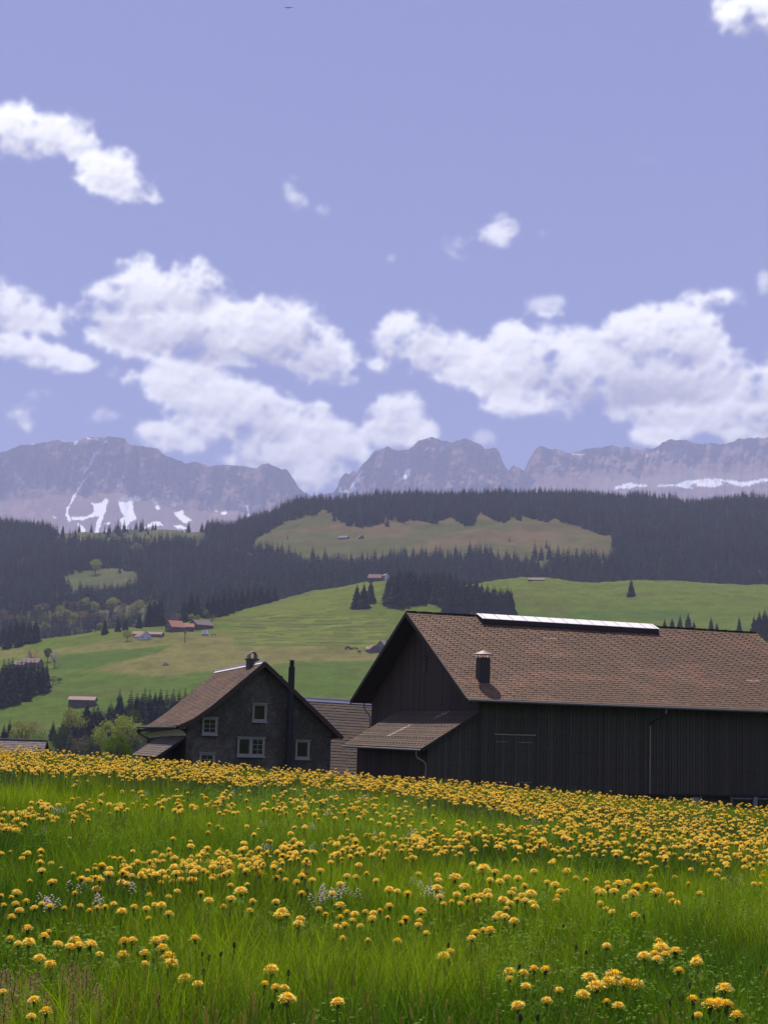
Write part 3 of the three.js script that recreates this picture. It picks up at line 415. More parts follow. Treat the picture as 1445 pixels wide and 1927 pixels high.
const glassMat = new THREE.MeshPhysicalMaterial({ color: col(.012, .013, .014), roughness: .06, clearcoat: 1, clearcoatRoughness: .03, side: THREE.DoubleSide });
const frameMat = std([.34, .31, .265], .75), concrete = std([.26, .25, .24], .95, { bumpMap: soilBump, bumpScale: .01 }), blackMetal = std([.022, .022, .025], .5, { metalness: .3 });
function tileGeo(tw, len, arch, curve) {                 // x across, z down-slope from 0 (top) to len, y off the roof
  const n = 6, pos = [], uv = [], q = (a, b, c, d) => { for (const v of [a, b, c, a, c, d]) { pos.push(...v); uv.push(v[0] / tw, v[2] / len); } };
  const top = (i, e) => { const s = i / n, a = arch * Math.sin(Math.PI * s), l = e ? len - curve * Math.pow(Math.abs(2 * s - 1), 2.2) : 0; return [s * tw, a + (e ? .034 : .006), l]; };
  const dn = v => [v[0], v[1] - .024, v[2]];
  for (let i = 0; i < n; i++) { q(top(i, 0), top(i, 1), top(i + 1, 1), top(i + 1, 0)); q(top(i, 1), dn(top(i, 1)), dn(top(i + 1, 1)), top(i + 1, 1)); }
  q(top(0, 0), dn(top(0, 0)), dn(top(0, 1)), top(0, 1)); q(top(n, 0), top(n, 1), dn(top(n, 1)), dn(top(n, 0)));
  const g = buf(pos, null, { uv }); g.deleteAttribute('normal'); g.computeVertexNormals(); return g;
}
function tileSlope(parent, A, B, D, tw, row, o) {          // A, B: eave ends; D: upper end above A
  A = new THREE.Vector3(...A); B = new THREE.Vector3(...B); D = new THREE.Vector3(...D);
  const u = B.clone().sub(A), v = D.clone().sub(A), w = u.length(), l = v.length(), n = new THREE.Vector3().crossVectors(u, v).normalize(); if (n.y < 0) n.negate();
  const nc = Math.round(w / tw), nr = Math.round(l / row), cw = w / nc, rl = l / nr, U = u.clone().normalize(), V = v.clone().normalize(), geo = tileGeo(cw * 1.0, rl * 1.32, o.arch ?? .014, o.curve ?? .03), list = [], cols = [];
  const base = new THREE.Matrix4().makeBasis(U, n, V.clone().negate()), Z = new THREE.Matrix4();
  for (let r = 0; r < nr; r++) for (let c = 0; c < nc + (r % 2 ? 1 : 0); c++) {
    const off = (r % 2 ? -.5 : 0), x0 = (c + off) * cw; const xa = Math.max(0, x0), xb = Math.min(w, x0 + cw); if (xb - xa < cw * .2) continue;
    const p = A.clone().addScaledVector(U, xa).addScaledVector(V, (r + 1) * rl + rl * .28).addScaledVector(n, rr(.0, .008) + (o.lift || 0));
    Z.makeRotationFromEuler(new THREE.Euler(rr(-.012, .012), rr(-.012, .012), rr(-.014, .014)));
    const m = base.clone().multiply(Z); m.scale(new THREE.Vector3((xb - xa) / cw, 1, 1)); m.setPosition(p); list.push(m); cols.push(o.tone(x0 / w, r / nr, x0, r * rl));
  }
  const im = new THREE.InstancedMesh(geo, tileMat, list.length); im.name = o.name || 'roof_tiles'; list.forEach((m, i) => { im.setMatrixAt(i, m); im.setColorAt(i, col(...cols[i])); });
  im.castShadow = im.receiveShadow = true; im.userData = { kind: 'stuff' }; parent.add(im); return im;
}
function windowUnit(parent, x, y, w, h, z, o = {}) {      // local wall plane facing +z; x, y = lower left corner of the outer frame
  const f = .075 * (o.k || 1), fr = merged([boxG(x, x + w, y, y + f, z, z + .07), boxG(x, x + w, y + h - f, y + h, z, z + .07), boxG(x, x + f, y + f, y + h - f, z, z + .067), boxG(x + w - f, x + w, y + f, y + h - f, z, z + .067), boxG(x - .05, x + w + .05, y + h + .002, y + h + .05, z, z + .14), ...(o.leaves === 2 ? [boxG(x + w / 2 - .05, x + w / 2 + .05, y + f, y + h - f, z, z + .062)] : [])]);
  const win = part('window', fr, frameMat, parent);
  part('sill', boxG(x - .05, x + w + .05, y - .075, y - .002, z, z + .15), frameMat, win);
  const n = o.leaves || 1, pw = (w - 2 * f - (n === 2 ? .1 : 0)) / n;
  for (let i = 0; i < n; i++) {
    const a = x + f + i * (pw + .1), s = .045;
    part('sash', merged([boxG(a, a + pw, y + f, y + f + s * 1.6, z + .005, z + .045), boxG(a, a + pw, y + h - f - s, y + h - f, z + .005, z + .045), boxG(a, a + s, y + f + s, y + h - f - s, z + .006, z + .042), boxG(a + pw - s * 1.6, a + pw, y + f + s, y + h - f - s, z + .006, z + .042), ...(o.bars && o.bars[i] ? [boxG(a + pw / 2 - .014, a + pw / 2 + .014, y + f, y + h - f, z + .008, z + .036), boxG(a, a + pw, y + h * .36, y + h * .36 + .026, z + .009, z + .034), boxG(a, a + pw, y + h * .62, y + h * .62 + .026, z + .009, z + .034)] : [])]), frameMat, win);
    part('pane', boxG(a + s, a + pw - s, y + f + s, y + h - f - s, z + .002, z + .016), glassMat, win);
  }
  return win;
}
const browns = (a, b) => { const t = rnd(); return mix3(a, b, t); };

// --- the big barn
{
  const barn = thing('barn', 'large dark plank barn with brown tiled roof and white ridge skylight', 'barn');
  barn.position.set(5.4467, EYE - 5, -100); barn.rotation.y = .3872;
  const W = 19.755, LEN = 28.63, E = 7.352, RG = 13.2825, GX = 1.3, FZ0 = .9, RX = LEN - 1.3, slope = (RG - E) / (W / 2), under = t => E + slope * Math.min(t, W - t) - .26;
  // roof
  const roof = part('roof', merged([slabG([[0, E, 0], [LEN, E, 0], [LEN, RG, -W / 2], [0, RG, -W / 2]], .14), slabG([[LEN, E, -W], [0, E, -W], [0, RG, -W / 2], [LEN, RG, -W / 2]], .14)]), darkWood, barn);
  const patch = (x, y, cx, cy, rx, ry) => Math.hypot((x - cx) / rx, (y - cy) / ry) < 1;
  tileSlope(roof, [0, E + .01, .06], [LEN, E + .01, .06], [0, RG + .0, -W / 2], .262, .281, { arch: .012, curve: .016, tone: (u, v, x, y) => {
    const n = fbm(x * .35, y * .9, 4), n2 = fbm(x * 2.2 + 9, y * 2.2, 2); let c = mix3([.172, .092, .050], [.262, .132, .076], clamp((n - .4) * 3)); c = mix3(c, [.146, .098, .048], clamp((n2 - .5) * 2) * .7); if (rnd() < .03) c = mix3(c, [.27, .165, .125], .6);
    const old = [[23.5, 4.0, .55, .2], [26.6, 4.6, .35, .16], [9.8, 8.8, .6, .16], [3.2, 5.6, .5, .18]].some(q => patch(x, y, ...q)); if (old) c = [.40, .25, .21];
    if (u > .955 && v > .84) c = mix3(c, [.25, .17, .05], sstep(.955, 1, u) * .9); const k = rr(.92, 1.07); return [c[0] * k * .88, c[1] * k * .86, c[2] * k * .80];
  } });
  const hooks = []; for (let r = 1; r < 40; r++) for (let k = 0; k < 37; k++) { const x = k * .786 - (r % 6) * .131 + .4, d = r * .281 + .1; if (x > .1 && x < LEN - .1) { const t = d / Math.hypot(1, slope), g = new THREE.BoxGeometry(.05, .06, .09); g.translate(x, E + slope * t + .075, -t); hooks.push(g); } }
  part('snow_hooks', merged(hooks), blackMetal, roof).userData.kind = 'stuff';
  const capG = new THREE.CylinderGeometry(.13, .15, .40, 8, 1, false, -Math.PI / 2, Math.PI); capG.rotateZ(Math.PI / 2); capG.rotateX(0);
  const capMats = [[.20, .13, .10], [.16, .11, .085], [.24, .155, .125]].map(c => std(c, .85, { map: tileTex }));
  for (let x = .2, k = 0; x < LEN; x += .37, k++) { if (x > 5.2 && x < 19.6) continue; const m = part('ridge_tile', capG, capMats[k % 3], roof); m.position.set(x, RG + .02 + .015 * Math.sin(k * 2.3), -W / 2); m.rotation.x = Math.PI; m.rotation.z = rr(-.02, .02); m.scale.y = 1; }
  for (const [t0, y0, t1, y1] of [[-.06, E, W / 2, RG], [W + .06, E, W / 2, RG]]) for (const x of [-.03, LEN + .03]) part('barge_board', barG([x, y0 - .08, -t0], [x, y1 - .08, -t1], .05, .28), darkWood, roof);
  const soff = []; for (let x = .35; x < LEN; x += 1.0) soff.push(barG([x, E - .2, -.1], [x, E - .2 + slope * 1.3, -1.4], .12, .16)); part('rafters', merged(soff), darkWood, roof);
  // skylight along the ridge
  const X0 = 5.25, X1 = 19.5, hz = W / 2, front = hz - 1.02, sky = part('skylight', merged([boxG(X0 + .12, X1 - .05, RG - 1.05, RG - .16, -hz + .92, -hz + .96), boxG(X0 + .12, X1 - .05, RG - 1.05, RG - .16, -hz - .96, -hz - .92), buf([X0 + .1, RG - .2, -hz + .95, X0 + .1, RG - .2, -hz - .95, X0 + .1, RG + .24, -hz, X1 - .06, RG - .2, -hz + .95, X1 - .06, RG + .24, -hz, X1 - .06, RG - .2, -hz - .95]), boxG(X0 + .09, X0 + .12, RG - 1.0, RG - .17, -hz - .9, -hz + .9), boxG(X1 - .05, X1 - .02, RG - 1.0, RG - .17, -hz - .9, -hz + .9)]), std([.045, .032, .027], .9), roof);
  part('sill_board', boxG(X0 + .1, X1 - .03, RG - .50, RG - .44, -hz + .96, -hz + 1.0), darkWood, sky);
  const panel = std([.80, .75, .71], .6), edges = [X0]; for (let x = X0 + .3; x < X1 - .6; x += 1.067) edges.push(x); edges.push(X1 - .28, X1);
  for (let i = 0; i + 1 < edges.length; i++) for (const s of [1, -1]) { const a = edges[i] + .03, b = edges[i + 1] - .03, yF = RG - .135, yT = RG + .275, q = s > 0 ? [[a, yF, -hz + 1.04], [b, yF, -hz + 1.04], [b, yT, -hz + .01], [a, yT, -hz + .01]] : [[b, yF, -hz - 1.04], [a, yF, -hz - 1.04], [a, yT, -hz - .01], [b, yT, -hz - .01]]; part('panel', slabG(q, .03), panel, sky); }
  // vent stack with a conical cap
  { const cx = 2.05, ct = 1.95, by = E + slope * ct - .35, ty = 10.05, st = part('vent_stack', boxG(cx - .36, cx + .36, by, ty, -ct - .30, -ct + .30), std([.050, .040, .036], .85), roof);
    const cone = new THREE.ConeGeometry(.66, .27, 20); cone.translate(cx, ty + .36, -ct); part('cap', merged([cone, (() => { const c = new THREE.CylinderGeometry(.66, .66, .03, 20); c.translate(cx, ty + .21, -ct); return c; })()]), std([.30, .20, .17], .5, { metalness: .3 }), st);
    part('cap_legs', merged([[-.28, -.22], [.3, -.22], [-.12, .24], [.3, .24]].map(([a, b]) => rodG([cx + a, ty - .02, -ct + b], [cx + a, ty + .24, -ct + b], .022, .022, 6))), blackMetal, st);
    part('flashing', boxG(cx - .42, cx + .42, by - .02, E + slope * (ct - .33) + .09, -ct + .31, -ct + .40), metalGrey, st); }
  // gutter and downpipe
  { const g = new THREE.CylinderGeometry(.085, .085, LEN, 10, 1, true, 0, Math.PI); g.rotateZ(Math.PI / 2); g.rotateX(-Math.PI / 2 + Math.PI); g.translate(LEN / 2, E - .08, .15); part('gutter', g, metalGrey, barn);
    const dp = part('downpipe', merged([tubeG([[13.75, E - 1.25, -.82], [13.75, 5, -.83], [13.75, 1.7, -.83]], .05, 8, 30)]), copper, barn); part('elbow', merged([tubeG([[14.36, E - .45, .13], [14.3, E - .62, .02], [13.78, E - 1.05, -.72], [13.75, E - 1.26, -.82]], .048, 8, 40)]), blackMetal, dp); part('outlet', rodG([14.36, E - .13, .14], [14.36, E - .47, .13], .05, .05, 8), copper, dp); }
  { }
  // long wall of upright boards
  const wallTop = E + slope * FZ0 - .2, wl = part('wall', merged([boxG(GX, RX, 1.7, wallTop, -FZ0 - .12, -FZ0 - .03), boxG(GX + .03, GX + .12, 0, E, -W + FZ0, -FZ0 - .03), boxG(RX - .1, RX, 0, E, -W + FZ0, -FZ0 - .03), boxG(GX, RX, 0, E, -W + FZ0, -W + FZ0 + .1)]), std([.012, .010, .009], 1), barn);
  let k = 0; for (let x = GX; x < RX; x += .232, k++) {
    const y0 = x > 2.3 && x < 5.2 ? 5.32 : 1.66 + rr(0, .05);
    const d = rr(-.008, .012), m = part('plank', boardG(x + .008, Math.min(x + .222, RX), y0, wallTop, wallTop, -FZ0 - .03, -FZ0 + d), plankMats[Math.floor(rnd() * 4)], wl);
    if (k % 1 === 0) part('batten', boardG(x - .02, x + .024, y0 + .04, wallTop, wallTop, -FZ0 + .012, -FZ0 + .034), plankMats[(k * 7) % 4], wl);
  }
  // barn door leaf pair hung from a rail
  { const door = part('door', boxG(2.46, 5.24, 1.66, 4.92, -FZ0 - .02, -FZ0 - .01), darkWood, barn);
    for (let i = 0; i < 12; i++) { const x = 2.46 + i * .2317; part('plank', boardG(x + .005, x + .224, 1.6, 5.19, 5.19, -FZ0, -FZ0 + .045 + rr(0, .012)), plankMats[(i * 5) % 4], door); }
    part('rail', boxG(2.40, 5.30, 5.20, 5.28, -FZ0 - .02, -FZ0 + .12), copper, door);
    for (const [a, b, y] of [[2.5, 3.35, 4.75], [4.1, 5.1, 4.75], [2.5, 3.35, 2.25], [4.1, 5.1, 2.25]]) part('hinge_strap', merged(Array.from({ length: 4 }, (_, i) => boxG(lerp(a, b, i / 4) + .03, lerp(a, b, (i + .68) / 4) + .03, y, y + .045, -FZ0 + .05, -FZ0 + .075))), copper, door); }
  // plinth: posts, grey panels and low dark windows under the boards
  { const pl = part('plinth', boxG(GX, RX, 0, 1.6, -FZ0 - .35, -FZ0 - .25), std([.03, .03, .03], .9), barn);
    part('sole_beam', boxG(-2.0, RX, 1.585, 1.69, -FZ0 - .1, -FZ0 + .005), darkWood, pl);
    for (const x of [6.9, 9.2, 11.6, 15.3, 17.7, 20.1, 24.2]) part('post', boxG(x, x + .12, 0, 1.57, -FZ0 - .14, -FZ0 - .02), std([.16, .15, .13], .9), pl);
    part('post', boxG(21.9, 22.2, 0, 1.57, -FZ0 - .14, -FZ0 - .0), concrete, pl);
    for (const [a, b] of [[9.35, 10.1], [17.0, 17.65], [7.2, 7.9]]) part('panel', boxG(a, b, 0, 1.5, -FZ0 - .13, -FZ0 - .06), concrete, pl);
    for (const [a, b] of [[20.3, 21.85], [22.25, 24.1], [13.0, 13.65], [24.4, 26.2]]) { const w = part('window', merged([boxG(a, b, .5, .58, -FZ0 - .2, -FZ0 - .1), boxG(a, b, 1.42, 1.5, -FZ0 - .2, -FZ0 - .1)]), concrete, pl); part('pane', boxG(a, b, .585, 1.415, -FZ0 - .17, -FZ0 - .15), glassMat, w); } }
  // gable of upright boards
  const gab = part('gable_wall', boxG(GX + .02, GX + .06, 0, E, -W + FZ0, -FZ0), std([.012, .010, .009], 1), barn);
  for (let t = FZ0; t < W - FZ0 - .05; t += .238) { const g = boardG(t + .004, Math.min(t + .232, W - FZ0), .4, under(t), under(t + .23), -.03, rr(0, .015)); g.rotateY(Math.PI / 2); g.scale(-1, 1, 1); g.translate(GX, 0, 0); const idx = g.index.array; for (let i = 0; i < idx.length; i += 3) { const q = idx[i]; idx[i] = idx[i + 1]; idx[i + 1] = q; } g.computeVertexNormals(); part('plank', g, redPlank[Math.floor(rnd() * 3)], gab); }
  { const lv = part('loft_vent', merged([boxG(GX - .05, GX - .02, 9.2, 10.4, -hz + .1, -hz + .8)]), darkWood, gab); for (let i = 0; i < 5; i++) part('slat', boxG(GX - .08, GX - .05, 9.28 + i * .22, 9.4 + i * .22, -hz + .14, -hz + .76), plankMats[0], lv); }
  part('downpipe', merged([tubeG([[1.0, E - .1, -W + .1], [1.0, E - .5, -W + .2], [1.15, E - .95, -W + .8], [1.2, E - 1.2, -W + .85], [1.2, 3, -W + .85], [1.2, 0, -W + .85]], .05, 8, 40)]), metalGrey, barn);
  // lean-to against the gable
  { const lx = -2.15, ex = -2.62, ez0 = -.62, ez1 = -14.1, topY = 6.62, eY = 4.22, yAt = x => lerp(eY, topY, (x - ex) / (GX + .02 - ex));
    const lr = part('lean_to_roof', slabG([[ex, eY, ez1], [ex, eY, ez0], [GX + .02, topY, ez0], [GX + .02, topY, ez1]], .12), darkWood, barn);
    tileSlope(lr, [ex - .04, eY, ez1], [ex - .04, eY, ez0], [GX - .02, topY, ez1], .25, .26, { arch: .018, curve: .03, tone: (u, v, x, y) => { const n = fbm(x * .5 + 30, y * 1.1, 4), pale = [[5.6, 2.0, .25, .9], [7.4, 4.0, .3, .5]].some(q => patch(x - .5 * (y - 2), y, ...q)); const c = pale ? [.40, .27, .23] : mix3([.092, .055, .031], [.130, .073, .043], clamp((n - .38) * 3)); const k = rr(.85, 1.13); return c.map(q => q * k); } });
    const hk = []; for (let r = 0; r < 6; r++) for (let i = 0; i < 26; i++) { const z = ez0 - .3 - i * .5 - (r % 2) * .25, x = lerp(ex, GX, (r + .45) / 6.2), g = new THREE.BoxGeometry(.08, .06, .05); g.translate(x, yAt(x) + .075, z); hk.push(g); } part('snow_hooks', merged(hk), blackMetal, lr).userData.kind = 'stuff';
    const gt = new THREE.CylinderGeometry(.075, .075, ez0 - ez1, 10, 1, true, 0, Math.PI); gt.rotateX(Math.PI / 2); gt.rotateZ(Math.PI); gt.rotateZ(-Math.PI / 2 + Math.PI / 2); gt.translate(ex - .08, eY - .1, (ez0 + ez1) / 2); part('gutter', gt, metalGrey, lr);
    part('barge_board', barG([ex - .02, eY - .09, ez0 + .03], [GX, topY - .09, ez0 + .03], .05, .22), darkWood, lr);
    part('downpipe', merged([tubeG([[ex - .08, eY - .15, -1.35], [ex - .06, eY - .5, -1.35], [ex + .3, eY - .8, -1.05], [lx - .07, eY - .95, -.98], [lx - .07, 2, -.98], [lx - .07, 0, -.98]], .045, 8, 40)]), copper, lr);
    const ls = part('lean_to_wall', merged([boxG(lx, GX, 0, 3.9, -FZ0 - .12, -FZ0 - .04), boxG(lx + .04, lx + .1, 0, 4.2, -12.6, -FZ0 - .05), boxG(lx, GX, 0, 4.4, -12.7, -12.6)]), std([.012, .010, .009], 1), barn);
    for (let x = lx; x < GX - .02; x += .23) part('plank', boardG(x + .004, Math.min(x + .224, GX - .002), 0, yAt(x) - .16, yAt(x + .23) - .16, -FZ0 - .03, -FZ0 + rr(-.004, .012)), plankMats[Math.floor(rnd() * 4)], ls);
    for (let z = -.95; z > -12.5; z -= .24) { const p = part('plank', boxG(lx - rr(.005, .02), lx + .035, 0, yAt(lx) - .14, z - .232, z), redPlank[Math.floor(rnd() * 3)], ls); }
    part('door', merged([boxG(lx - .06, lx - .03, 0, 2.9, -5.0, -4.0)]), darkWood, ls); }
}

// --- the shingled house
{
  const house = thing('house', 'dark shingled house with pale framed windows and flared brown roof', 'house');
  house.position.set(-11.55, EYE - 5, -98); house.rotation.y = .3872;
  const W = 9.33, D = 9.2, sag = z => -.034 * -z, sec = [[-.68, 5.17], [.25, 5.62], [1.35, 6.42], [4.62, 9.24], [8.7, 5.85], [9.9, 4.80]], z0 = .55, z1 = -9.7, S = (i, z) => [sec[i][0], sec[i][1] + (z < 0 ? sag(z) : 0), z];
  const roof = part('roof', merged([0, 1, 2, 3, 4].map(i => slabG([S(i, z0), S(i, z1), S(i + 1, z1), S(i + 1, z0)].reverse(), -.16))), std([.05, .032, .025], .9), house);
  for (let i = 0; i < 3; i++) tileSlope(roof, [sec[i][0], sec[i][1] + sag(z1), z1], S(i, z0), [sec[i + 1][0], sec[i + 1][1] + sag(z1), z1], .185, .165, { arch: .008, curve: .03, lift: .012, tone: (u, v, x, y) => { const n = fbm(x * .7 + 70, y * 1.4 + i * 5, 4); const c = mix3([.130, .070, .038], [.185, .096, .054], clamp((n - .38) * 3)), k = rr(.78, 1.18); return c.map(q => q * k); } });
  part('ridge_cap', merged([barG([4.62, 9.30, z0], [4.62, 9.30 + sag(-4), -4], .3, .09), barG([4.62, 9.30 + sag(-4), -4.0], [4.62, 9.30 + sag(z1), z1], .3, .09), slabG([[4.36, 9.13, z0], [4.62, 9.37, z0], [4.62, 9.37 + sag(z1), z1], [4.36, 9.13 + sag(z1), z1]], .03)]), std([.78, .70, .66], .5), roof);
  for (let i = 0; i < 5; i++) for (const z of [z0 + .03, z1 - .03]) part('barge_board', barG([sec[i][0], sec[i][1] - .12 + (z < 0 ? sag(z) : 0), z], [sec[i + 1][0], sec[i + 1][1] - .12 + (z < 0 ? sag(z) : 0), z], .05, .26), std([.06, .036, .028], .9), roof);
  part('verge_strip', merged([barG([4.7, 8.72, .06], [9.0, 5.1, .06], .05, .07), barG([4.5, 8.72, .06], [1.2, 5.9, .06], .05, .07)]), std([.10, .105, .05], .8), roof);
  // walls
  const top = x => { let i = 0; while (i < 4 && x > sec[i + 1][0]) i++; return lerp(sec[i][1], sec[i + 1][1], (x - sec[i][0]) / (sec[i + 1][0] - sec[i][0])) - .22; };
  const gs = new THREE.Shape([[0, 0], [W, 0], [W, top(W)], [4.62, top(4.62)], [1.35, top(1.35)], [0, top(0)]].map(p => new THREE.Vector2(...p))), gg = new THREE.ExtrudeGeometry(gs, { depth: .2, bevelEnabled: false }); gg.translate(0, 0, -.2);
  const wall = part('wall', merged([gg, boxG(0, .2, 0, 5.0, -D, -.21), boxG(W - .2, W, 0, 4.6, -D, -.21), boxG(.2, W - .2, 0, 4.6, -D, -D + .2)]), std([.08, .07, .055], .95), house);
  { const pos = [], color = [], w = .13; let row = 0;                       // lapped shingles on the gable
    for (let y = .2; y < 9; y += .118, row++) for (let x = (row % 2) * -.065 + .0; x < W; x += w) {
      const a = clamp(x, 0, W), b = clamp(x + w - .006, 0, W); if (b - a < .02) continue; const t = Math.min(top(a), top(b)); if (y > t - .03) continue;
      const y1 = Math.min(y + .135, t), yb = y + rr(-.008, .006), d = rr(.018, .028);
      const q = [[a, yb, d], [b, yb, d], [b, y1, .004], [a, y1, .004], [a, yb, 0], [b, yb, 0]];
      for (const i of [0, 1, 2, 0, 2, 3, 4, 5, 1, 4, 1, 0]) pos.push(...q[i]);
      const n = fbm(a * .75 + 11, y * .6, 4), st = sstep(.47, .60, n), k = rr(.75, 1.25), c = mix3([.130, .111, .078], [.082, .070, .050], st).map(v => v * k); for (let i = 0; i < 12; i++) color.push(...c);
    }
    part('shingle_cladding', buf(pos, null, { color }), std([1, 1, 1], .95, { vertexColors: true }), wall).userData.kind = 'stuff'; }
  // windows: upper middle, lower pair, lower right, upper left, lower left
  windowUnit(house, 4.10, 5.58, .92, 1.10, .03); windowUnit(house, 3.22, 3.45, 1.74, 1.14, .03, { leaves: 2, bars: [0, 1] }); windowUnit(house, 6.98, 3.36, .93, 1.14, .03); windowUnit(house, .93, 4.70, .96, 1.02, .03, { bars: [1] }); windowUnit(house, .85, 2.55, .96, 1.02, .03, { bars: [1] });
  // black flue pipe on the gable and arched chimney on the ridge
  { const fl = part('flue_pipe', merged([rodG([6.42, 0, .42], [6.42, 9.02, .42], .20, .20, 16)]), blackMetal, house);
    part('flue_cap', merged([rodG([6.42, 9.02, .42], [6.42, 9.42, .42], .13, .13, 14), ...[9.10, 9.2, 9.3, 9.42].map(y => { const d = new THREE.CylinderGeometry(.19, .19, .028, 16); d.translate(6.42, y, .42); return d; })]), blackMetal, fl);
    part('bracket', merged([boxG(6.2, 6.64, 6.2, 6.25, .02, .40), boxG(6.2, 6.64, 3.2, 3.25, .02, .40)]), blackMetal, fl);
    const cz = -1.5, ch = part('chimney', merged([boxG(4.14, 4.72, 8.4, 9.50, cz - .35, cz + .35), boxG(4.08, 4.78, 9.40, 9.50, cz - .41, cz + .41)]), std([.085, .06, .05], .9), house);
    const arch = new THREE.TorusGeometry(.22, .055, 8, 16, Math.PI); arch.scale(1, 1, 5.2); arch.translate(4.43, 9.70, cz); part('arched_cowl', merged([arch, boxG(4.155, 4.265, 9.5, 9.71, cz - .27, cz + .27), boxG(4.595, 4.705, 9.5, 9.71, cz - .27, cz + .27)]), std([.22, .19, .175], .6), ch); }
  // left side: pale coved soffit, brown side wall, small entrance roof
  { const sp = []; const n = 8; for (let i = 0; i <= n; i++) { const a = i / n * Math.PI / 2; sp.push([-.62 + .62 * Math.sin(a), 4.98 - .5 * (1 - Math.cos(a))]); }
    const pos = []; for (let i = 0; i < n; i++) { const [a, b] = sp[i], [c, d] = sp[i + 1]; for (const v of [[a, b, .0], [a, b + sag(z1), z1 + .5], [c, d + sag(z1), z1 + .5], [a, b, 0], [c, d + sag(z1), z1 + .5], [c, d, 0]]) pos.push(...v); }
    part('soffit', buf(pos), std([.62, .58, .48], .8), house);
    const side = part('side_wall', boxG(-.03, -.005, 0, 4.6, -D, -.02), redPlank[0], house); for (let z = -.04; z > -D; z -= .22) part('plank', boxG(-.05, -.031, 0, 4.56, z - .21, z), redPlank[Math.floor(rnd() * 3)], side);
    const pr = part('entrance_roof', slabG([[-1.75, 3.25, -6.2], [-1.75, 3.25, -.2], [-.04, 4.45, -.2], [-.04, 4.45, -6.2]], .1), darkWood, house);
    tileSlope(pr, [-1.8, 3.26, -6.2], [-1.8, 3.26, -.2], [-.1, 4.44, -6.2], .26, .24, { arch: .01, curve: .02, tone: () => browns([.11, .08, .06], [.17, .115, .09]) });
    part('entrance_wall', boxG(-1.45, -1.35, 0, 3.3, -5.9, -.5), redPlank[1], house); part('gutter', merged([tubeG([[-.74, 5.08, .4], [-.74, 5.02, -9.6]], .06, 8, 4), tubeG([[-.74, 5.0, -9.2], [-.7, 4.7, -9.2], [-.2, 4.35, -9.2], [-.08, 4.2, -9.2], [-.08, 0, -9.2]], .045, 8, 30)]), blackMetal, house); }
  part('roof_vent', merged([boxG(5.75, 6.0, 8.2, 8.45, -.3, 0), boxG(6.95, 7.1, 7.1, 7.35, -.3, 0)]), darkWood, roof);
}
// --- linking building with the long tiled roof between house and barn
{
  const an = thing('linking_building', 'low building between house and barn with long scaly brown roof', 'outbuilding');
  an.position.set(-9.5, EYE - 5, -113.6); an.rotation.set(0, .10, -.03);
  const RW = 15, eY = 1.6, rY = 7.66, dz = 6.9;
  part('wall', merged([boxG(.3, RW - .3, -.2, 1.9, -.6, -.4), boxG(.3, .5, -.2, 5.5, -10, -.6), boxG(RW - .5, RW - .3, -.2, 5.5, -10, -.6), boxG(.3, RW - .3, -.2, 5.5, -10.2, -10)]), darkWood, an);
  const roof = part('roof', merged([slabG([[0, eY, 0], [RW, eY, 0], [RW, rY, -dz], [0, rY, -dz]], .12), slabG([[RW, 4.4, -10.6], [0, 4.4, -10.6], [0, rY, -dz], [RW, rY, -dz]], .12)]), darkWood, an);
  tileSlope(roof, [0, eY, .04], [RW, eY, .04], [0, rY, -dz], .30, .315, { arch: .004, curve: .012, tone: (u, v, x, y) => { const n = fbm(x * .6 + 90, y * 1.1, 4), c = mix3([.066, .039, .026], [.092, .054, .036], clamp((n - .38) * 3)), k = rr(.85, 1.12); return c.map(q => q * k); } });
  for (let x = 0; x < RW; x += 1.5) part('ridge_cap', merged([barG([x, rY + .07, -dz], [x + 1.49, rY + .07, -dz], .34, .07), slabG([[x, rY - .18, -dz + .30], [x + 1.49, rY - .18, -dz + .30], [x + 1.49, rY + .11, -dz], [x, rY + .11, -dz]], .03)]), std([.80, .70, .67], .5), roof);
}
// --- low shed at the left edge
{
  const p = at(80, 1394, 132), sh = thing('shed', 'low wooden shed roof peeping over the crest at left edge', 'shed');
  sh.position.set(p.x, groundY(p.x, 132), -132); sh.rotation.y = .06; const rY = p.y - sh.position.y, eY = rY - 2.0;
  part('wall', merged([boxG(-10, -.3, -.3, eY + .1, -.1, 0), boxG(-10, -.3, -.3, eY + .1, -5.4, -5.3), boxG(-.5, -.3, -.3, rY - .6, -4.2, -1.2)]), redPlank[0], sh);
  const roof = part('roof', merged([slabG([[-10.5, eY, .5], [0, eY, .5], [0, rY, -2.7], [-10.5, rY, -2.7]], .1), slabG([[0, eY, -5.9], [-10.5, eY, -5.9], [-10.5, rY, -2.7], [0, rY, -2.7]], .1)]), darkWood, sh);
  tileSlope(roof, [-10.5, eY, .54], [0, eY, .54], [-10.5, rY, -2.7], .28, .26, { arch: .004, curve: .012, tone: () => browns([.13, .10, .085], [.21, .165, .14]) });
  part('ridge_cap', barG([-10.5, rY + .05, -2.7], [.02, rY + .05, -2.7], .3, .08), std([.36, .31, .28], .7), roof); part('barge_board', merged([barG([.02, eY - .05, .5], [.02, rY - .05, -2.7], .05, .2), barG([.02, eY - .05, -5.9], [.02, rY - .05, -2.7], .05, .2)]), darkWood, roof);
}
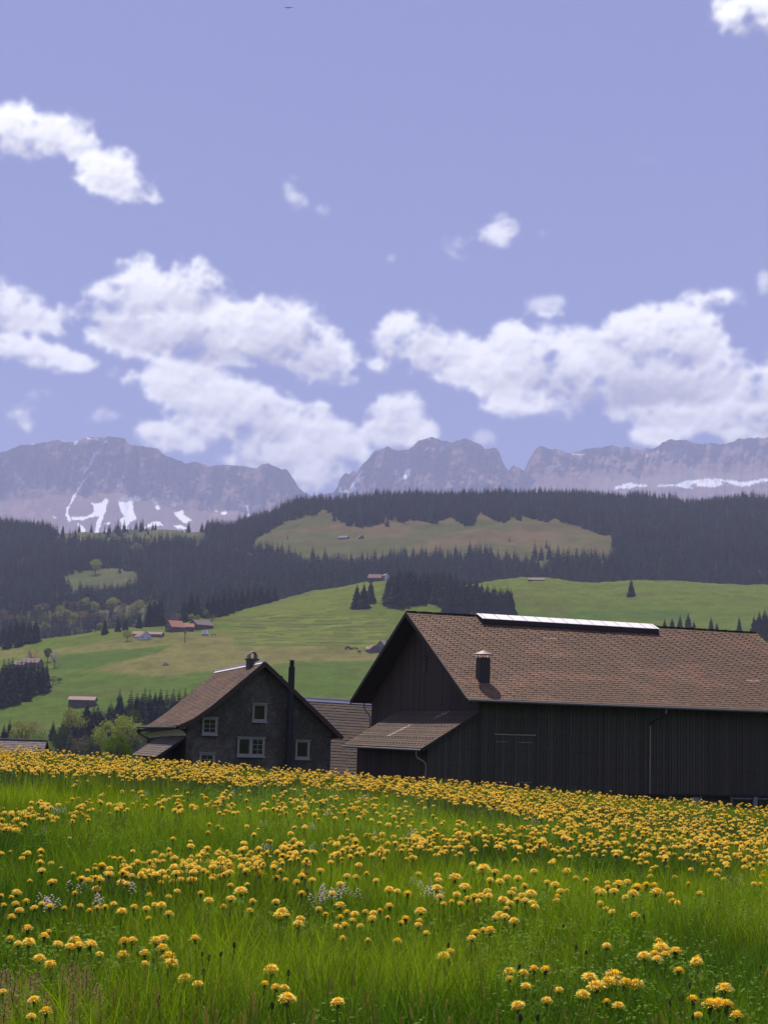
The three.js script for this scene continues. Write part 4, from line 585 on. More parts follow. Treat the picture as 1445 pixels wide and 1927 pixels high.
// --- far farms and huts
function farm(name, label, px, py, w, d, wallH, roofH, turn, wallC, roofC, o = {}) {  // px, py: foot of the middle of its front
  const p = (o.wood ? onWood : onHill)(px, py), g = thing(name, label, o.cat || 'farmhouse', o.group); g.position.copy(p); g.position.y -= .4; g.rotation.y = turn;
  const wm = std(wallC, .9), rm = std(roofC, .85, { map: tileTex }), ov = .6, h = w / 2, gs = new THREE.Shape([[-h, -2.5], [h, -2.5], [h, wallH], [0, wallH + roofH], [-h, wallH]].map(v => new THREE.Vector2(...v))), eg = new THREE.ExtrudeGeometry(gs, { depth: d, bevelEnabled: false }); eg.translate(0, 0, -d);
  const wall = part('wall', eg, wm, g), k = roofH / h, yl = wallH - k * ov + .12, yt = wallH + roofH + .12;
  const roof = part('roof', merged([slabG([[-h - ov, yl, ov], [0, yt, ov], [0, yt, -d - ov], [-h - ov, yl, -d - ov]].reverse(), .22), slabG([[h + ov, yl, ov], [0, yt, ov], [0, yt, -d - ov], [h + ov, yl, -d - ov]], -.22)].map(q => q)), rm, g);
  if (o.chimney) part('chimney', boxG(.4, 1.3, yt - 1.2, yt + 1.3, -d * .5, -d * .5 + .9), std([.3, .27, .25], .9), roof);
  for (const [x, y, ww, hh] of o.win || []) { const wn = part('window', boxG(x, x + ww, y, y + hh, .02, .09), frameMat, wall); part('pane', boxG(x + .12, x + ww - .12, y + .12, y + hh - .12, .1, .13), glassMat, wn); }
  if (o.door) part('door', boxG(o.door[0], o.door[0] + 1.3, -.2, 2.1, .02, .1), darkWood, wall);
  return g;
}
const RED = [.42, .16, .09], TAN = [.26, .17, .14], WOOD = [.075, .058, .05];
farm('farmhouse', 'farmhouse with bright orange red roof on the hillside pasture', 317, 1190, 11, 12, 5, 5.2, -.95, WOOD, RED, { win: [[-4, 2.6, 1.2, 1.3], [-1.6, 2.6, 1.2, 1.3], [1, 2.6, 1.2, 1.3], [-1, 5.6, 1.2, 1.2]], door: [3] });
farm('farm_wing', 'red roofed wing joining the hillside farmhouse and its barn', 333, 1187, 9, 14, 4, 3, -1.45, WOOD, [.36, .14, .09], { cat: 'farm wing', win: [[-2, 1.6, 1.2, 1.2]] });
farm('hillside_barn', 'dark brown barn at the right end of the hillside farm', 363, 1184, 13, 17, 4.6, 4.2, -.85, WOOD, [.17, .11, .095], { cat: 'barn', door: [-1] });
farm('white_house', 'small white gabled house below the orange roofed farmhouse', 275, 1202, 10, 14, 3, 3.8, .5, [.52, .51, .52], TAN, { chimney: 1, win: [[-3, 1.4, 1, 1.2], [1.6, 1.4, 1, 1.2]] });
farm('long_shed', 'long low pinkish roof below the orange roofed farmhouse', 306, 1198, 9, 24, 2, 2, 1.45, [.16, .12, .11], [.30, .20, .19], { cat: 'shed' });
farm('field_barn', 'long field barn with faded pink roof above the valley spruces', 180, 1327, 9, 15.5, 3.4, 1.9, 1.55, WOOD, [.36, .23, .20], { cat: 'barn', win: [[2, 1.5, 1, 1]] });
farm('shed', 'small dark shed at the left end of the field barn', 150, 1327, 3.4, 4, 2.4, .6, 1.5, [.05, .045, .045], [.06, .05, .05], { cat: 'shed' });
farm('farmhouse', 'brown roofed farmhouse on the hillside just left of the gable', 716, 1228, 9.5, 12, 5.5, 4.4, -.75, [.12, .105, .10], [.27, .155, .125], { chimney: 1, win: [[-3.4, 3, 1, 1.2], [-.6, 3, 1, 1.2], [-.6, 6, 1, 1.1]] });
farm('farm_annex', 'small tan roofed annex in front of the hillside farmhouse', 704, 1227, 7, 8, 3.4, 3, .4, [.11, .10, .10], TAN, { cat: 'annex' });
farm('farmhouse', 'low reddish farm roof beside the blossoming tree', 76, 1253, 8, 14, 3.2, 3, 1.35, [.13, .1, .1], [.26, .15, .14], { win: [[-1, 1.3, 1, 1]] });
farm('shed', 'pinkish shed roof half hidden left of the blossoming tree', 50, 1256, 7, 9, 3, 2.6, 1.2, [.14, .11, .11], [.27, .19, .18], { cat: 'shed' });
farm('farmhouse', 'red roofed farm on the hill crest left of the spruce clump', 718, 1092, 9, 14, 3, 4, 1.4, WOOD, [.24, .13, .11], { });
farm('white_house', 'narrow white house with chimney beside the hill crest farm', 728, 1093, 5, 5, 6, 1.6, .6, [.55, .52, .52], [.30, .22, .20], { chimney: 1, cat: 'house' });
farm('hillside_barn', 'low reddish roof showing over the grassy hill crest', 1024, 1093, 6, 18, 1, 1.6, 1.5, WOOD, [.36, .19, .15], { cat: 'barn' });
farm('alp_hut', 'grey alp hut with low roof in the brown clearing', 655, 1014, 10, 16, 2.2, 3.2, 1.2, [.10, .085, .08], [.20, .17, .17], { wood: 1, cat: 'hut' });
farm('alp_hut', 'small gabled alp hut right of the larger hut in the clearing', 681, 1013, 9, 9, 2.6, 4, .3, [.085, .072, .07], [.22, .18, .18], { wood: 1, cat: 'hut' });
// white caravan with a figure beside it, car in the field, farm wagons
{ const p = onHill(386, 1195), g = thing('caravan', 'white caravan parked on the pasture right of the farm', 'caravan'); g.position.copy(p); g.rotation.y = .1;
  const s = new THREE.Shape([[-3, .9], [2.6, .9], [2.3, 3.6], [-1.8, 3.6]].map(v => new THREE.Vector2(...v))), b = new THREE.ExtrudeGeometry(s, { depth: 2.4, bevelEnabled: true, bevelSize: .1, bevelThickness: .1, bevelSegments: 2 }); part('body', b, std([.78, .76, .74], .4), g); part('skirt', boxG(-2.9, 3.0, .3, .86, .1, 2.3), std([.3, .32, .36], .7), g); part('window', boxG(-1.2, .6, 2.2, 3.0, 2.5, 2.54), glassMat, g);
  for (const x of [-.9, .4]) { const w = new THREE.CylinderGeometry(.4, .4, .25, 14); w.rotateX(Math.PI / 2); w.translate(x, .4, 2.35); part('wheel', w, blackMetal, g); } }
{ const p = onHill(402, 1195), g = thing('trailer', 'small flat trailer with pale box right of the caravan', 'trailer'); g.position.copy(p); part('bed', boxG(-2.5, 2.5, .7, 1.0, -.9, .9), std([.2, .18, .17], .8), g); part('box', boxG(-1.6, -.2, 1.01, 2.1, -.7, .7), std([.6, .5, .46], .7), g); for (const x of [-1.4, 1.4]) { const w = new THREE.CylinderGeometry(.36, .36, .2, 12); w.rotateX(Math.PI / 2); w.translate(x, .36, .95); part('wheel', w, blackMetal, g); } }
function car(px, py, turn, c, label) { const p = onHill(px, py), g = thing('parked_car', label, 'car'); g.position.copy(p); g.rotation.y = turn;
  const s = new THREE.Shape([[-2.1, .35], [2.1, .35], [2.15, .95], [1.2, 1.1], [.6, 1.75], [-1.3, 1.8], [-2.0, 1.1]].map(v => new THREE.Vector2(...v))), b = new THREE.ExtrudeGeometry(s, { depth: 1.7, bevelEnabled: true, bevelSize: .06, bevelThickness: .06, bevelSegments: 2 }); b.translate(0, 0, -.85); part('body', b, std(c, .35, { metalness: .2 }), g);
  part('window', merged([boxG(-1.2, -.3, 1.15, 1.6, .9, .925), boxG(-.2, .55, 1.15, 1.6, .9, .925)]), glassMat, g); for (const x of [-1.3, 1.3]) for (const z of [-.85, .85]) { const w = new THREE.CylinderGeometry(.36, .36, .22, 14); w.rotateX(Math.PI / 2); w.translate(x, .36, z); part('wheel', w, blackMetal, g); } for (const z of [-.6, .6]) part('headlight', boxG(2.16, 2.23, .65, .85, z - .18, z + .18), frameMat, g); }
car(312, 1254, .2, [.42, .36, .34], 'small pale vehicle standing alone in the hay field'); car(694, 1221, .6, [.55, .58, .66], 'silver car parked left of the hillside farmhouse');
function wagon(px, py, turn, len, load, label) { const p = onHill(px, py), g = thing('farm_wagon', label, 'wagon'); g.position.copy(p); g.rotation.y = turn; part('bed', boxG(-len / 2, len / 2, .8, 1.0, -1, 1), darkWood, g);
  const lg = new THREE.SphereGeometry(1, 10, 7, 0, 6.283, 0, 1.5708); lg.scale(len * .46, load, 1.0); lg.translate(0, 1.0, 0); part('load', lg, std([.10, .10, .07], 1, { bumpMap: soilBump, bumpScale: .1 }), g); for (const x of [-.36, .36]) for (const z of [-.95, .95]) { const w = new THREE.CylinderGeometry(.48, .48, .18, 12); w.rotateX(Math.PI / 2); w.translate(x * len, .48, z); part('wheel', w, blackMetal, g); } part('drawbar', rodG([len / 2, .7, 0], [len / 2 + 1.6, .5, 0], .07, .05), blackMetal, g); }
wagon(655, 1222, .2, 5, 1.7, 'loaded dark wagon at the left of the farm machinery'); wagon(667, 1223, .1, 5.5, .8, 'low wagon at the right of the farm machinery');
for (const [px, py, fat, label] of [[676, 1228, 2.4, 'long low shrub in front of the hillside farm machinery'], [685, 1226, 1.4, 'straw coloured low shrub by the hillside farm']]) { const p = onHill(px, py); leafTree(p, 2.6, fat > 2 ? 'deep' : 'olive', 2, label, undefined, 'bush', fat); }
// utility poles up the field
const poleMat = std([.13, .11, .095], .9), poleG = rodG([0, -.5, 0], [0, 1, 0], .013, .009, 6);
for (const [px, base, hp, label] of [[437, 1257, 18, 'thin utility pole nearest the house roof on the slope'], [444, 1236, 18, 'second utility pole up the slope from the house roof'], [450, 1216, 17, 'third utility pole up the slope from the house roof'], [457, 1203, 14, 'fourth utility pole up the slope from the house roof'], [466, 1192, 12, 'uppermost utility pole of the line above the house'], [286, 1224, 13, 'lone thin pole in the green field left of farm'], [632, 1311, 24, 'thin pole in the dark field left of the gable'], [473, 1184, 9, 'small fence pole on the mown slope']]) { const p = onHill(px, base), g = thing('utility_pole', label, 'pole', 'poles on the hillside'); g.position.copy(p); const h = hgt(p, hp); g.scale.set(h * .8, h, h * .8); part('shaft', poleG, poleMat, g); part('insulator', rodG([0, .98, 0], [0, 1.02, 0], .02, .014, 6), metalGrey, g); }
{ const p = onHill(348, 1209), h = hgt(p, 27), g = thing('power_pole', 'sturdy pole with crossbar in front of the red roofed farm', 'pole'); g.position.copy(p); part('shaft', rodG([0, -1, 0], [0, h, 0], .38, .26, 8), poleMat, g); part('crossbar', boxG(-2.6, 2.2, h - 2.2, h - 1.75, -.2, .2), poleMat, g); part('transformer', boxG(-.7, .7, h - 4.4, h - 2.6, -.5, .5), metalGrey, g); for (const x of [-2.3, -1.1, 1.9]) part('insulator', rodG([x, h - 1.75, 0], [x, h - 1.1, 0], .16, .1, 6), metalGrey, g); }
// gliding bird high up
{ const p = at(543, 15, 260), pos = []; const w = (s) => { const q = [[0, 0, -.18], [0, 0, .16], [s * .42, .10, -.10], [s * .42, .10, .20], [s * .80, .02, .10], [s * .76, .03, .24]]; for (const t of s > 0 ? [0, 1, 3, 0, 3, 2, 2, 3, 5, 2, 5, 4] : [0, 3, 1, 0, 2, 3, 2, 5, 3, 2, 4, 5]) pos.push(...q[t]); }; w(1); w(-1);
  const body = new THREE.SphereGeometry(1, 12, 8); body.scale(.075, .07, .30); const tail = new THREE.ConeGeometry(.11, .3, 4); tail.scale(1, 1, .2); tail.rotateX(-Math.PI / 2); tail.translate(0, 0, .38); const head = new THREE.SphereGeometry(.06, 10, 8); head.translate(0, .02, -.3);
  const m = single('bird', merged([buf(pos), body, tail, head]), std([.06, .05, .05], .9), 'tiny dark bird gliding near the top of the sky', 'bird'); m.position.copy(p); m.rotation.set(.1, .25, .12); m.scale.setScalar(.95); }

// ---------------------------------------------------------------- meadow plants
const topY = (x, f) => groundY(x, f) + .28;                 // where the flower heads stand
function onMeadow(px, py, lift = 0) { const d = ray(px, py); let a = 2, b = 2; for (let f = 2.2; f < 34; f += .06) { const y = EYE + d[1] * f; if (y < topY(d[0] * f, f) + lift) { b = f; a = f - .06; break; } if (f > 33.9) return null; } for (let i = 0; i < 14; i++) { const m = (a + b) / 2; if (EYE + d[1] * m < topY(d[0] * m, m) + lift) b = m; else a = m; } return new THREE.Vector3(d[0] * b, EYE + d[1] * b, -b); }
const heads = [];
const lc = (s, ox) => { for (let i = 0; i < s.length; i += 3) heads.push([ox + s[i] / 2.007, 1620 + s[i + 1] / 2.007, s[i + 2] / 2.007]); };
lc([65, 117, 36, 45, 135, 22, 8, 130, 18, 285, 120, 25, 365, 103, 30, 278, 47, 20, 360, 28, 20, 392, 20, 25, 402, 44, 18, 505, 14, 26, 475, 50, 24, 500, 55, 28, 530, 60, 24, 548, 62, 22, 575, 25, 30, 545, 35, 26, 565, 127, 28, 670, 113, 26, 638, 133, 20, 608, 80, 15, 652, 75, 24, 683, 68, 26, 723, 70, 36, 680, 42, 26, 668, 28, 24, 790, 147, 34, 760, 120, 28, 845, 170, 28, 873, 140, 34, 872, 90, 26, 850, 48, 26, 805, 57, 28, 785, 45, 30, 910, 110, 46, 925, 38, 30, 980, 45, 40, 943, 187, 34, 955, 150, 30, 1042, 152, 30, 1035, 20, 28, 1060, 35, 26, 1045, 62, 30, 1080, 70, 24, 1120, 78, 30, 1140, 120, 30, 1205, 180, 30, 1230, 200, 24, 1255, 120, 24, 1285, 85, 26, 1310, 55, 28, 1345, 58, 26, 1385, 45, 22, 1420, 72, 22, 1210, 35, 28, 1150, 40, 34, 105, 253, 44, 40, 292, 36, 70, 310, 30, 110, 303, 44, 168, 282, 42, 185, 265, 25, 220, 312, 36, 265, 320, 36, 300, 318, 50, 345, 312, 48, 285, 297, 46, 45, 210, 36, 60, 160, 30, 100, 150, 28, 75, 185, 34, 15, 165, 24, 130, 175, 28, 160, 160, 26, 190, 170, 34, 245, 177, 24, 305, 168, 26, 340, 185, 26, 368, 175, 26, 398, 172, 28, 430, 160, 24, 460, 187, 36, 508, 172, 32, 555, 178, 28, 585, 163, 22, 610, 165, 36, 640, 197, 34, 562, 215, 20, 150, 365, 44, 190, 387, 42, 378, 350, 24, 470, 300, 46, 500, 297, 40, 465, 352, 50, 548, 345, 42, 590, 300, 52, 617, 290, 40, 615, 327, 52, 638, 358, 58, 648, 382, 50, 737, 290, 42, 548, 387, 36, 700, 440, 48, 748, 462, 36, 1025, 405, 50, 1000, 462, 34, 1040, 475, 40, 1085, 515, 62, 1075, 477, 36, 1275, 530, 50, 1127, 235, 42, 1135, 217, 36, 1065, 188, 40, 1052, 203, 36, 1085, 203, 26, 1295, 290, 30, 1390, 297, 18, 1285, 165, 40, 1285, 210, 30, 1310, 192, 30, 1340, 198, 30, 1380, 190, 26, 1405, 215, 34, 1410, 195, 28, 1435, 185, 24, 1275, 247, 30, 1302, 240, 34, 1330, 222, 26, 1360, 243, 24, 175, 565, 52, 120, 585, 34, 130, 522, 44, 12, 493, 30], 0);
lc([15, 168, 36, 133, 187, 42, 78, 217, 36, 125, 240, 30, 60, 232, 28, 45, 300, 36, 155, 270, 26, 10, 212, 18, 130, 223, 26, 205, 133, 30, 85, 122, 34, 195, 100, 40, 15, 105, 32, 45, 112, 24, 200, 70, 26, 195, 52, 26, 125, 47, 24, 370, 25, 50, 415, 40, 36, 395, 70, 28, 432, 75, 30, 460, 60, 28, 500, 63, 30, 525, 92, 32, 560, 38, 30, 685, 35, 30, 265, 60, 50, 300, 95, 40, 270, 125, 30, 310, 140, 30, 335, 133, 36, 350, 150, 24, 360, 130, 34, 385, 112, 30, 390, 130, 30, 285, 160, 28, 250, 152, 24, 220, 160, 24, 445, 145, 40, 475, 120, 30, 470, 157, 28, 497, 145, 30, 515, 128, 28, 525, 147, 30, 550, 120, 40, 555, 155, 28, 565, 170, 28, 485, 105, 24, 457, 178, 26, 640, 87, 34, 610, 78, 24, 685, 110, 20, 645, 148, 28, 650, 132, 26, 660, 112, 28, 800, 105, 28, 840, 98, 28, 815, 115, 36, 798, 120, 26, 838, 80, 20, 880, 85, 48, 912, 77, 28, 862, 112, 34, 905, 135, 26, 935, 120, 40, 950, 98, 46, 985, 88, 30, 1015, 90, 32, 1025, 115, 50, 1075, 125, 26, 1000, 57, 26, 1000, 37, 20, 1145, 85, 24, 1187, 120, 26, 1085, 150, 34, 1100, 158, 26, 812, 158, 28, 832, 178, 22, 855, 190, 26, 940, 203, 38, 1225, 35, 26, 1255, 35, 30, 1250, 52, 22, 1390, 85, 24, 1415, 87, 26, 1425, 58, 30, 1430, 40, 28, 485, 225, 40, 450, 208, 34, 430, 200, 36, 415, 213, 26, 395, 260, 46, 370, 258, 26, 340, 270, 40, 325, 290, 34, 220, 355, 42, 245, 340, 36, 835, 318, 32, 975, 355, 46, 1015, 350, 42, 1040, 323, 54, 1030, 300, 32, 1095, 340, 54, 1055, 350, 36, 1025, 368, 40, 1173, 378, 46, 1180, 362, 24, 1107, 412, 42, 467, 415, 44, 468, 442, 26, 522, 420, 36, 560, 405, 40, 605, 408, 44, 530, 470, 34, 500, 543, 50, 610, 525, 40, 655, 485, 32, 770, 437, 54, 795, 470, 64, 745, 502, 50, 862, 430, 72, 840, 455, 60, 905, 460, 64, 945, 463, 58, 880, 545, 46, 835, 530, 20, 1278, 478, 64, 1160, 520, 48, 1225, 540, 72, 1285, 540, 60, 1325, 580, 54, 1180, 580, 30, 1255, 535, 60], 725);
// --- dandelion: stem, green cup with turned-down bracts, dome of strap florets
function florets(rings, s) {
  const keep = seed; seed = s; const pos = [], color = [];
  for (const [n, len, lift, wid, y0, tone] of rings) for (let i = 0; i < n; i++) {
    const a = (i + rr(-.35, .35)) / n * 6.283, l = len * rr(.85, 1.1), e = lift + rr(-.14, .14), ca = Math.cos(a), sa = Math.sin(a), P = (t, w, dy) => [ca * t * l * Math.cos(e) - sa * w, y0 + t * l * Math.sin(e) + dy, sa * t * l * Math.cos(e) + ca * w], w = wid * rr(.8, 1.2), c = mix3([1.0, .79, .025], [1.0, .63, .011], tone + rr(-.15, .15));
    const q = [P(.12, -w * .45, 0), P(.12, w * .45, 0), P(.62, -w, l * .06), P(.62, w, l * .06), P(1, -w * .7, -l * .05), P(1, w * .7, -l * .05)];
    for (const t of [0, 1, 3, 0, 3, 2, 2, 3, 5, 2, 5, 4]) { pos.push(...q[t]); color.push(...c); }
  }
  seed = keep; return buf(pos, null, { color });
}
const headGs = [1, 2, 3].map(s => florets([[30, .0215, -.10, .0016, 0, .1], [27, .0205, .18, .0016, .001, .2], [24, .0175, .46, .0015, .002, .3], [20, .0145, .78, .0014, .003, .45], [14, .0115, 1.12, .0013, .003, .6], [8, .0100, 1.4, .0012, .003, .7]], s * 97));
const domeG = (r, h) => { const g = new THREE.SphereGeometry(1, 12, 6, 0, 6.283, 0, 1.5708).toNonIndexed(); g.scale(r, h, r); g.deleteAttribute('uv'); const c = []; for (let i = 0; i < g.attributes.position.count; i++) c.push(1.0, .69, .018); g.setAttribute('color', new THREE.Float32BufferAttribute(c, 3)); return g; };
for (let k = 0; k < 3; k++) headGs[k] = mergeGeometries([headGs[k], domeG(.0165, .0085)]);
function cupG() { const g = new THREE.CylinderGeometry(.0075, .0032, .013, 10); g.translate(0, -.0065, 0); const pos = []; for (let i = 0; i < 12; i++) { const a = i / 12 * 6.283, c = Math.cos(a), s = Math.sin(a), w = .0014; pos.push(c * .004 - s * w, -.011, s * .004 + c * w, c * .004 + s * w, -.011, s * .004 - c * w, c * .0105, -.0195, s * .0105, c * .007 - s * w, -.004, s * .007 + c * w, c * .007 + s * w, -.004, s * .007 - c * w, c * .0125, .0035, s * .0125); } return merged([g, buf(pos)]); }
const cup = cupG(), stemGs = [.0, .03, -.025].map((b, k) => tubeG([[b * .2, -.36, b * .4], [b * .6, -.22, -b * .3], [b * .5, -.1, 0], [0, -.012, 0]], .0019, 5, 7));
const petalMat = new THREE.MeshPhysicalMaterial({ color: col(1, 1, 1), vertexColors: true, roughness: .95, transmission: .38, thickness: 0, side: THREE.DoubleSide }), cupMat = leafy([.07, .10, .03], .15), stemMat = leafy([.17, .24, .04], .3);
const ord = ['first', 'second', 'third', 'fourth', 'fifth', 'sixth', 'seventh', 'eighth', 'ninth', 'tenth', 'eleventh', 'twelfth', 'thirteenth', 'fourteenth', 'fifteenth', 'sixteenth'];
const nth = n => ord[n] || `${n + 1}th`;
heads.sort((a, b) => b[1] - a[1]);
const near = heads.slice(0, 298), zones = new Map();
for (const h of near) { const side = h[0] < 482 ? 'left' : h[0] < 964 ? 'middle' : 'right', band = h[1] > 1845 ? 'bottom edge' : h[1] > 1785 ? 'lower meadow' : h[1] > 1735 ? 'row above the lower meadow' : ''; h.push(side, band); if (band) { const k = side + band; if (!zones.has(k)) zones.set(k, []); zones.get(k).push(h); } }
for (const l of zones.values()) l.sort((a, b) => a[0] - b[0]);
const spot = { 'bottom edge': 'along the bottom edge', 'lower meadow': 'in the lower meadow', 'row above the lower meadow': 'in the row above the lower meadow' };
near.forEach((h, i) => {
  const [px, py, w, side, band] = h, p = onMeadow(px, py + w * .1); if (!p) return;
  const k = zones.get(side + band), sixth = ['far left', 'left', 'left of centre', 'right of centre', 'right', 'far right'][Math.min(5, Math.floor(px / 241))], edge = py > 1675 ? 'lower' : 'upper';
  const label = band ? `yellow dandelion, ${nth(k.indexOf(h))} from left ${spot[band]}, ${side} part of meadow` : `yellow dandelion along the ${edge} side of the middle drift, ${sixth}`;
  const g = thing('dandelion', label, 'dandelion', band ? 'dandelions near the bottom of the meadow' : `dandelions on the ${edge} side of the middle drift, ${sixth}`);
  g.position.copy(p); g.rotation.y = rnd() * 6.28; const s = clamp(w * -p.z / F / .0425, .55, 1.5) * 1.16;
  const st = part('stem', stemGs[i % 3], stemMat, g), hd = part('flower_head', headGs[i % 3], petalMat, g), tx = rr(-.28, .28), tz = rr(-.28, .28); hd.scale.setScalar(s); hd.rotation.set(tx, 0, tz); const cp = part('bract_cup', cup, cupMat, hd);
});
// --- the thousands behind them
{
  const dens = (x, y) => {                                      // heads wanted per place, read off the photograph
    const crest = linear([[-800, 1380], [0, 1412], [250, 1418], [400, 1428], [560, 1440], [700, 1456], [800, 1468], [1000, 1484], [1200, 1500], [1445, 1518], [2300, 1566]], x), d = y - crest, n = fbm(x * .012, y * .03, 4), n2 = fbm(x * .05 + 40, y * .11, 3);
    let v = .02 + .10 * sstep(.54, .68, n);
    const t = linear([[-300, 40], [0, 42], [200, 46], [500, 46], [700, 34], [900, 42], [1100, 70], [1445, 110], [1800, 120]], x); v += (4.6 - 2.7 * sstep(850, 1200, x)) * sstep(-16, -6, d) * (1 - sstep(t * .62, t * 1.15, d)) * sstep(.30, .50, n * .6 + n2 * .4 + .08);
    v += .5 * sstep(960, 1100, x) * sstep(1475, 1500, y) * (1 - sstep(1610, 1665, y)) * sstep(.36, .56, n2);
    v += .8 * (1 - sstep(9, 30, Math.abs(y - linear([[-300, 1560], [0, 1548], [200, 1512], [420, 1508], [640, 1520], [800, 1530]], x)))) * (1 - sstep(720, 860, x)) * sstep(.42, .6, n2 + .08);
    v += 1.25 * (1 - sstep(10, 34, Math.abs(y - linear([[150, 1640], [330, 1628], [560, 1604], [760, 1590], [1000, 1580], [1445, 1612]], x)))) * sstep(120, 260, x) * sstep(.36, .56, n2 + .06);
    v += .45 * (1 - sstep(8, 26, Math.abs(y - 1556))) * sstep(640, 740, x) * (1 - sstep(1100, 1300, x)) * sstep(.42, .6, n2);
    v *= 1 - .75 * (1 - sstep(14, 60, Math.hypot((x - 240) * .22, y - 1585))); v *= 1 - .6 * (1 - sstep(10, 50, Math.hypot((x - 150) * .16, y - 1492)));
    return clamp(v * .8, 0, 4);
  };
  const small = florets([[18, .0215, -.06, .0024, 0, .12], [16, .0195, .26, .0024, .001, .25], [13, .0160, .62, .0022, .002, .4], [9, .0125, 1.05, .002, .003, .55]], 771), stemSmall = tubeG([[.01, -.34, 0], [.006, -.16, .004], [0, -.012, 0]], .0022, 4, 3), cupS = new THREE.CylinderGeometry(.0085, .0036, .013, 7); cupS.translate(0, -.0065, 0);
  const tint = (g, c) => { const q = g.index ? g.toNonIndexed() : g; q.deleteAttribute('uv'); if (!q.attributes.color) { const a = []; for (let i = 0; i < q.attributes.position.count; i++) a.push(...c); q.setAttribute('color', new THREE.Float32BufferAttribute(a, 3)); } return q; };
  const geo = mergeGeometries([tint(small), domeG(.0175, .010), tint(stemSmall, [.15, .22, .03]), tint(cupS, [.06, .085, .028])]), ms = [], m = new THREE.Matrix4(), q = new THREE.Quaternion();
  const add = (p, s) => { q.setFromEuler(new THREE.Euler(rr(-.3, .3), rnd() * 6.28, rr(-.3, .3))); m.compose(p, q, new THREE.Vector3(s, s * rr(.9, 1.15), s)); ms.push(m.clone()); };
  for (let i = 0; i < 165000; i++) { const x = rr(-760, 2240), y = rr(1392, 1668); const far = sstep(1680, 1420, y); if (rnd() > dens(x, y) * .18 * (.35 + .65 * far) ) continue; const lift = rr(-.035, .065), p = onMeadow(x, y, lift); if (!p) continue; add(p, (rnd() < .18 ? rr(.42, .66) : rr(.72, 1.12)) * lerp(1, .74, sstep(9, 16, -p.z))); }
  for (let i = 0; i < 1500; i++) { const f = rr(18, 34), x = rr(-.34, .34) * f; add(new THREE.Vector3(x, topY(x, f) + rr(-.07, .04), -f), rr(.75, 1.05)); }
  for (let i = 0; i < 260; i++) { const s = rnd() < .5 ? -1 : 1, f = rr(3.5, 9), x = s * f * rr(.27, .5); add(new THREE.Vector3(x, topY(x, f) + rr(-.06, .03), -f), rr(.75, 1.05)); }
  const im = new THREE.InstancedMesh(geo, petalMat, ms.length); im.name = 'dandelion_field'; ms.forEach((k, i) => im.setMatrixAt(i, k)); im.castShadow = im.receiveShadow = true; scene.add(im); stuff(im, 'thousands of yellow dandelions filling the upper meadow', 'dandelions'); console.log('dandelions', ms.length, near.length);
}
// --- closed dandelion heads, dark and upright
{ const b = new THREE.SphereGeometry(1, 8, 8); b.scale(.0048, .010, .0048); const pts = [[35, 265], [870, 200], [885, 318], [835, 352], [580, 376], [765, 352], [520, 352], [1090, 422], [790, 365], [268, 100], [340, 150], [1160, 110], [1028, 545], [600, 520], [1340, 400], [770, 420]].map(([x, y]) => [x / 2.007, 1620 + y / 2.007]).concat([[672, 245], [237, 318], [505, 400], [545, 410], [1120, 515], [1075, 530], [1110, 520], [1150, 470], [1240, 505], [1415, 400], [720, 325], [757, 345], [975, 210], [575, 590], [510, 590], [1160, 590], [1190, 505]].map(([x, y]) => [725 + x / 2.007, 1620 + y / 2.007]));
  const mat = leafy([.10, .085, .035], .15); pts.forEach(([px, py], i) => { const p = onMeadow(px, py, rr(-.01, .02)); if (!p) return; const g = thing('dandelion_bud', 'dark closed dandelion head standing upright in the near grass', 'flower bud', 'closed dandelion heads'); g.position.copy(p); g.rotation.y = rnd() * 6; const s = rr(.85, 1.3); part('stem', stemGs[i % 3], stemMat, g); const bd = part('bud', b, mat, g); bd.scale.set(s, s, s); bd.rotation.z = rr(-.2, .2); }); }
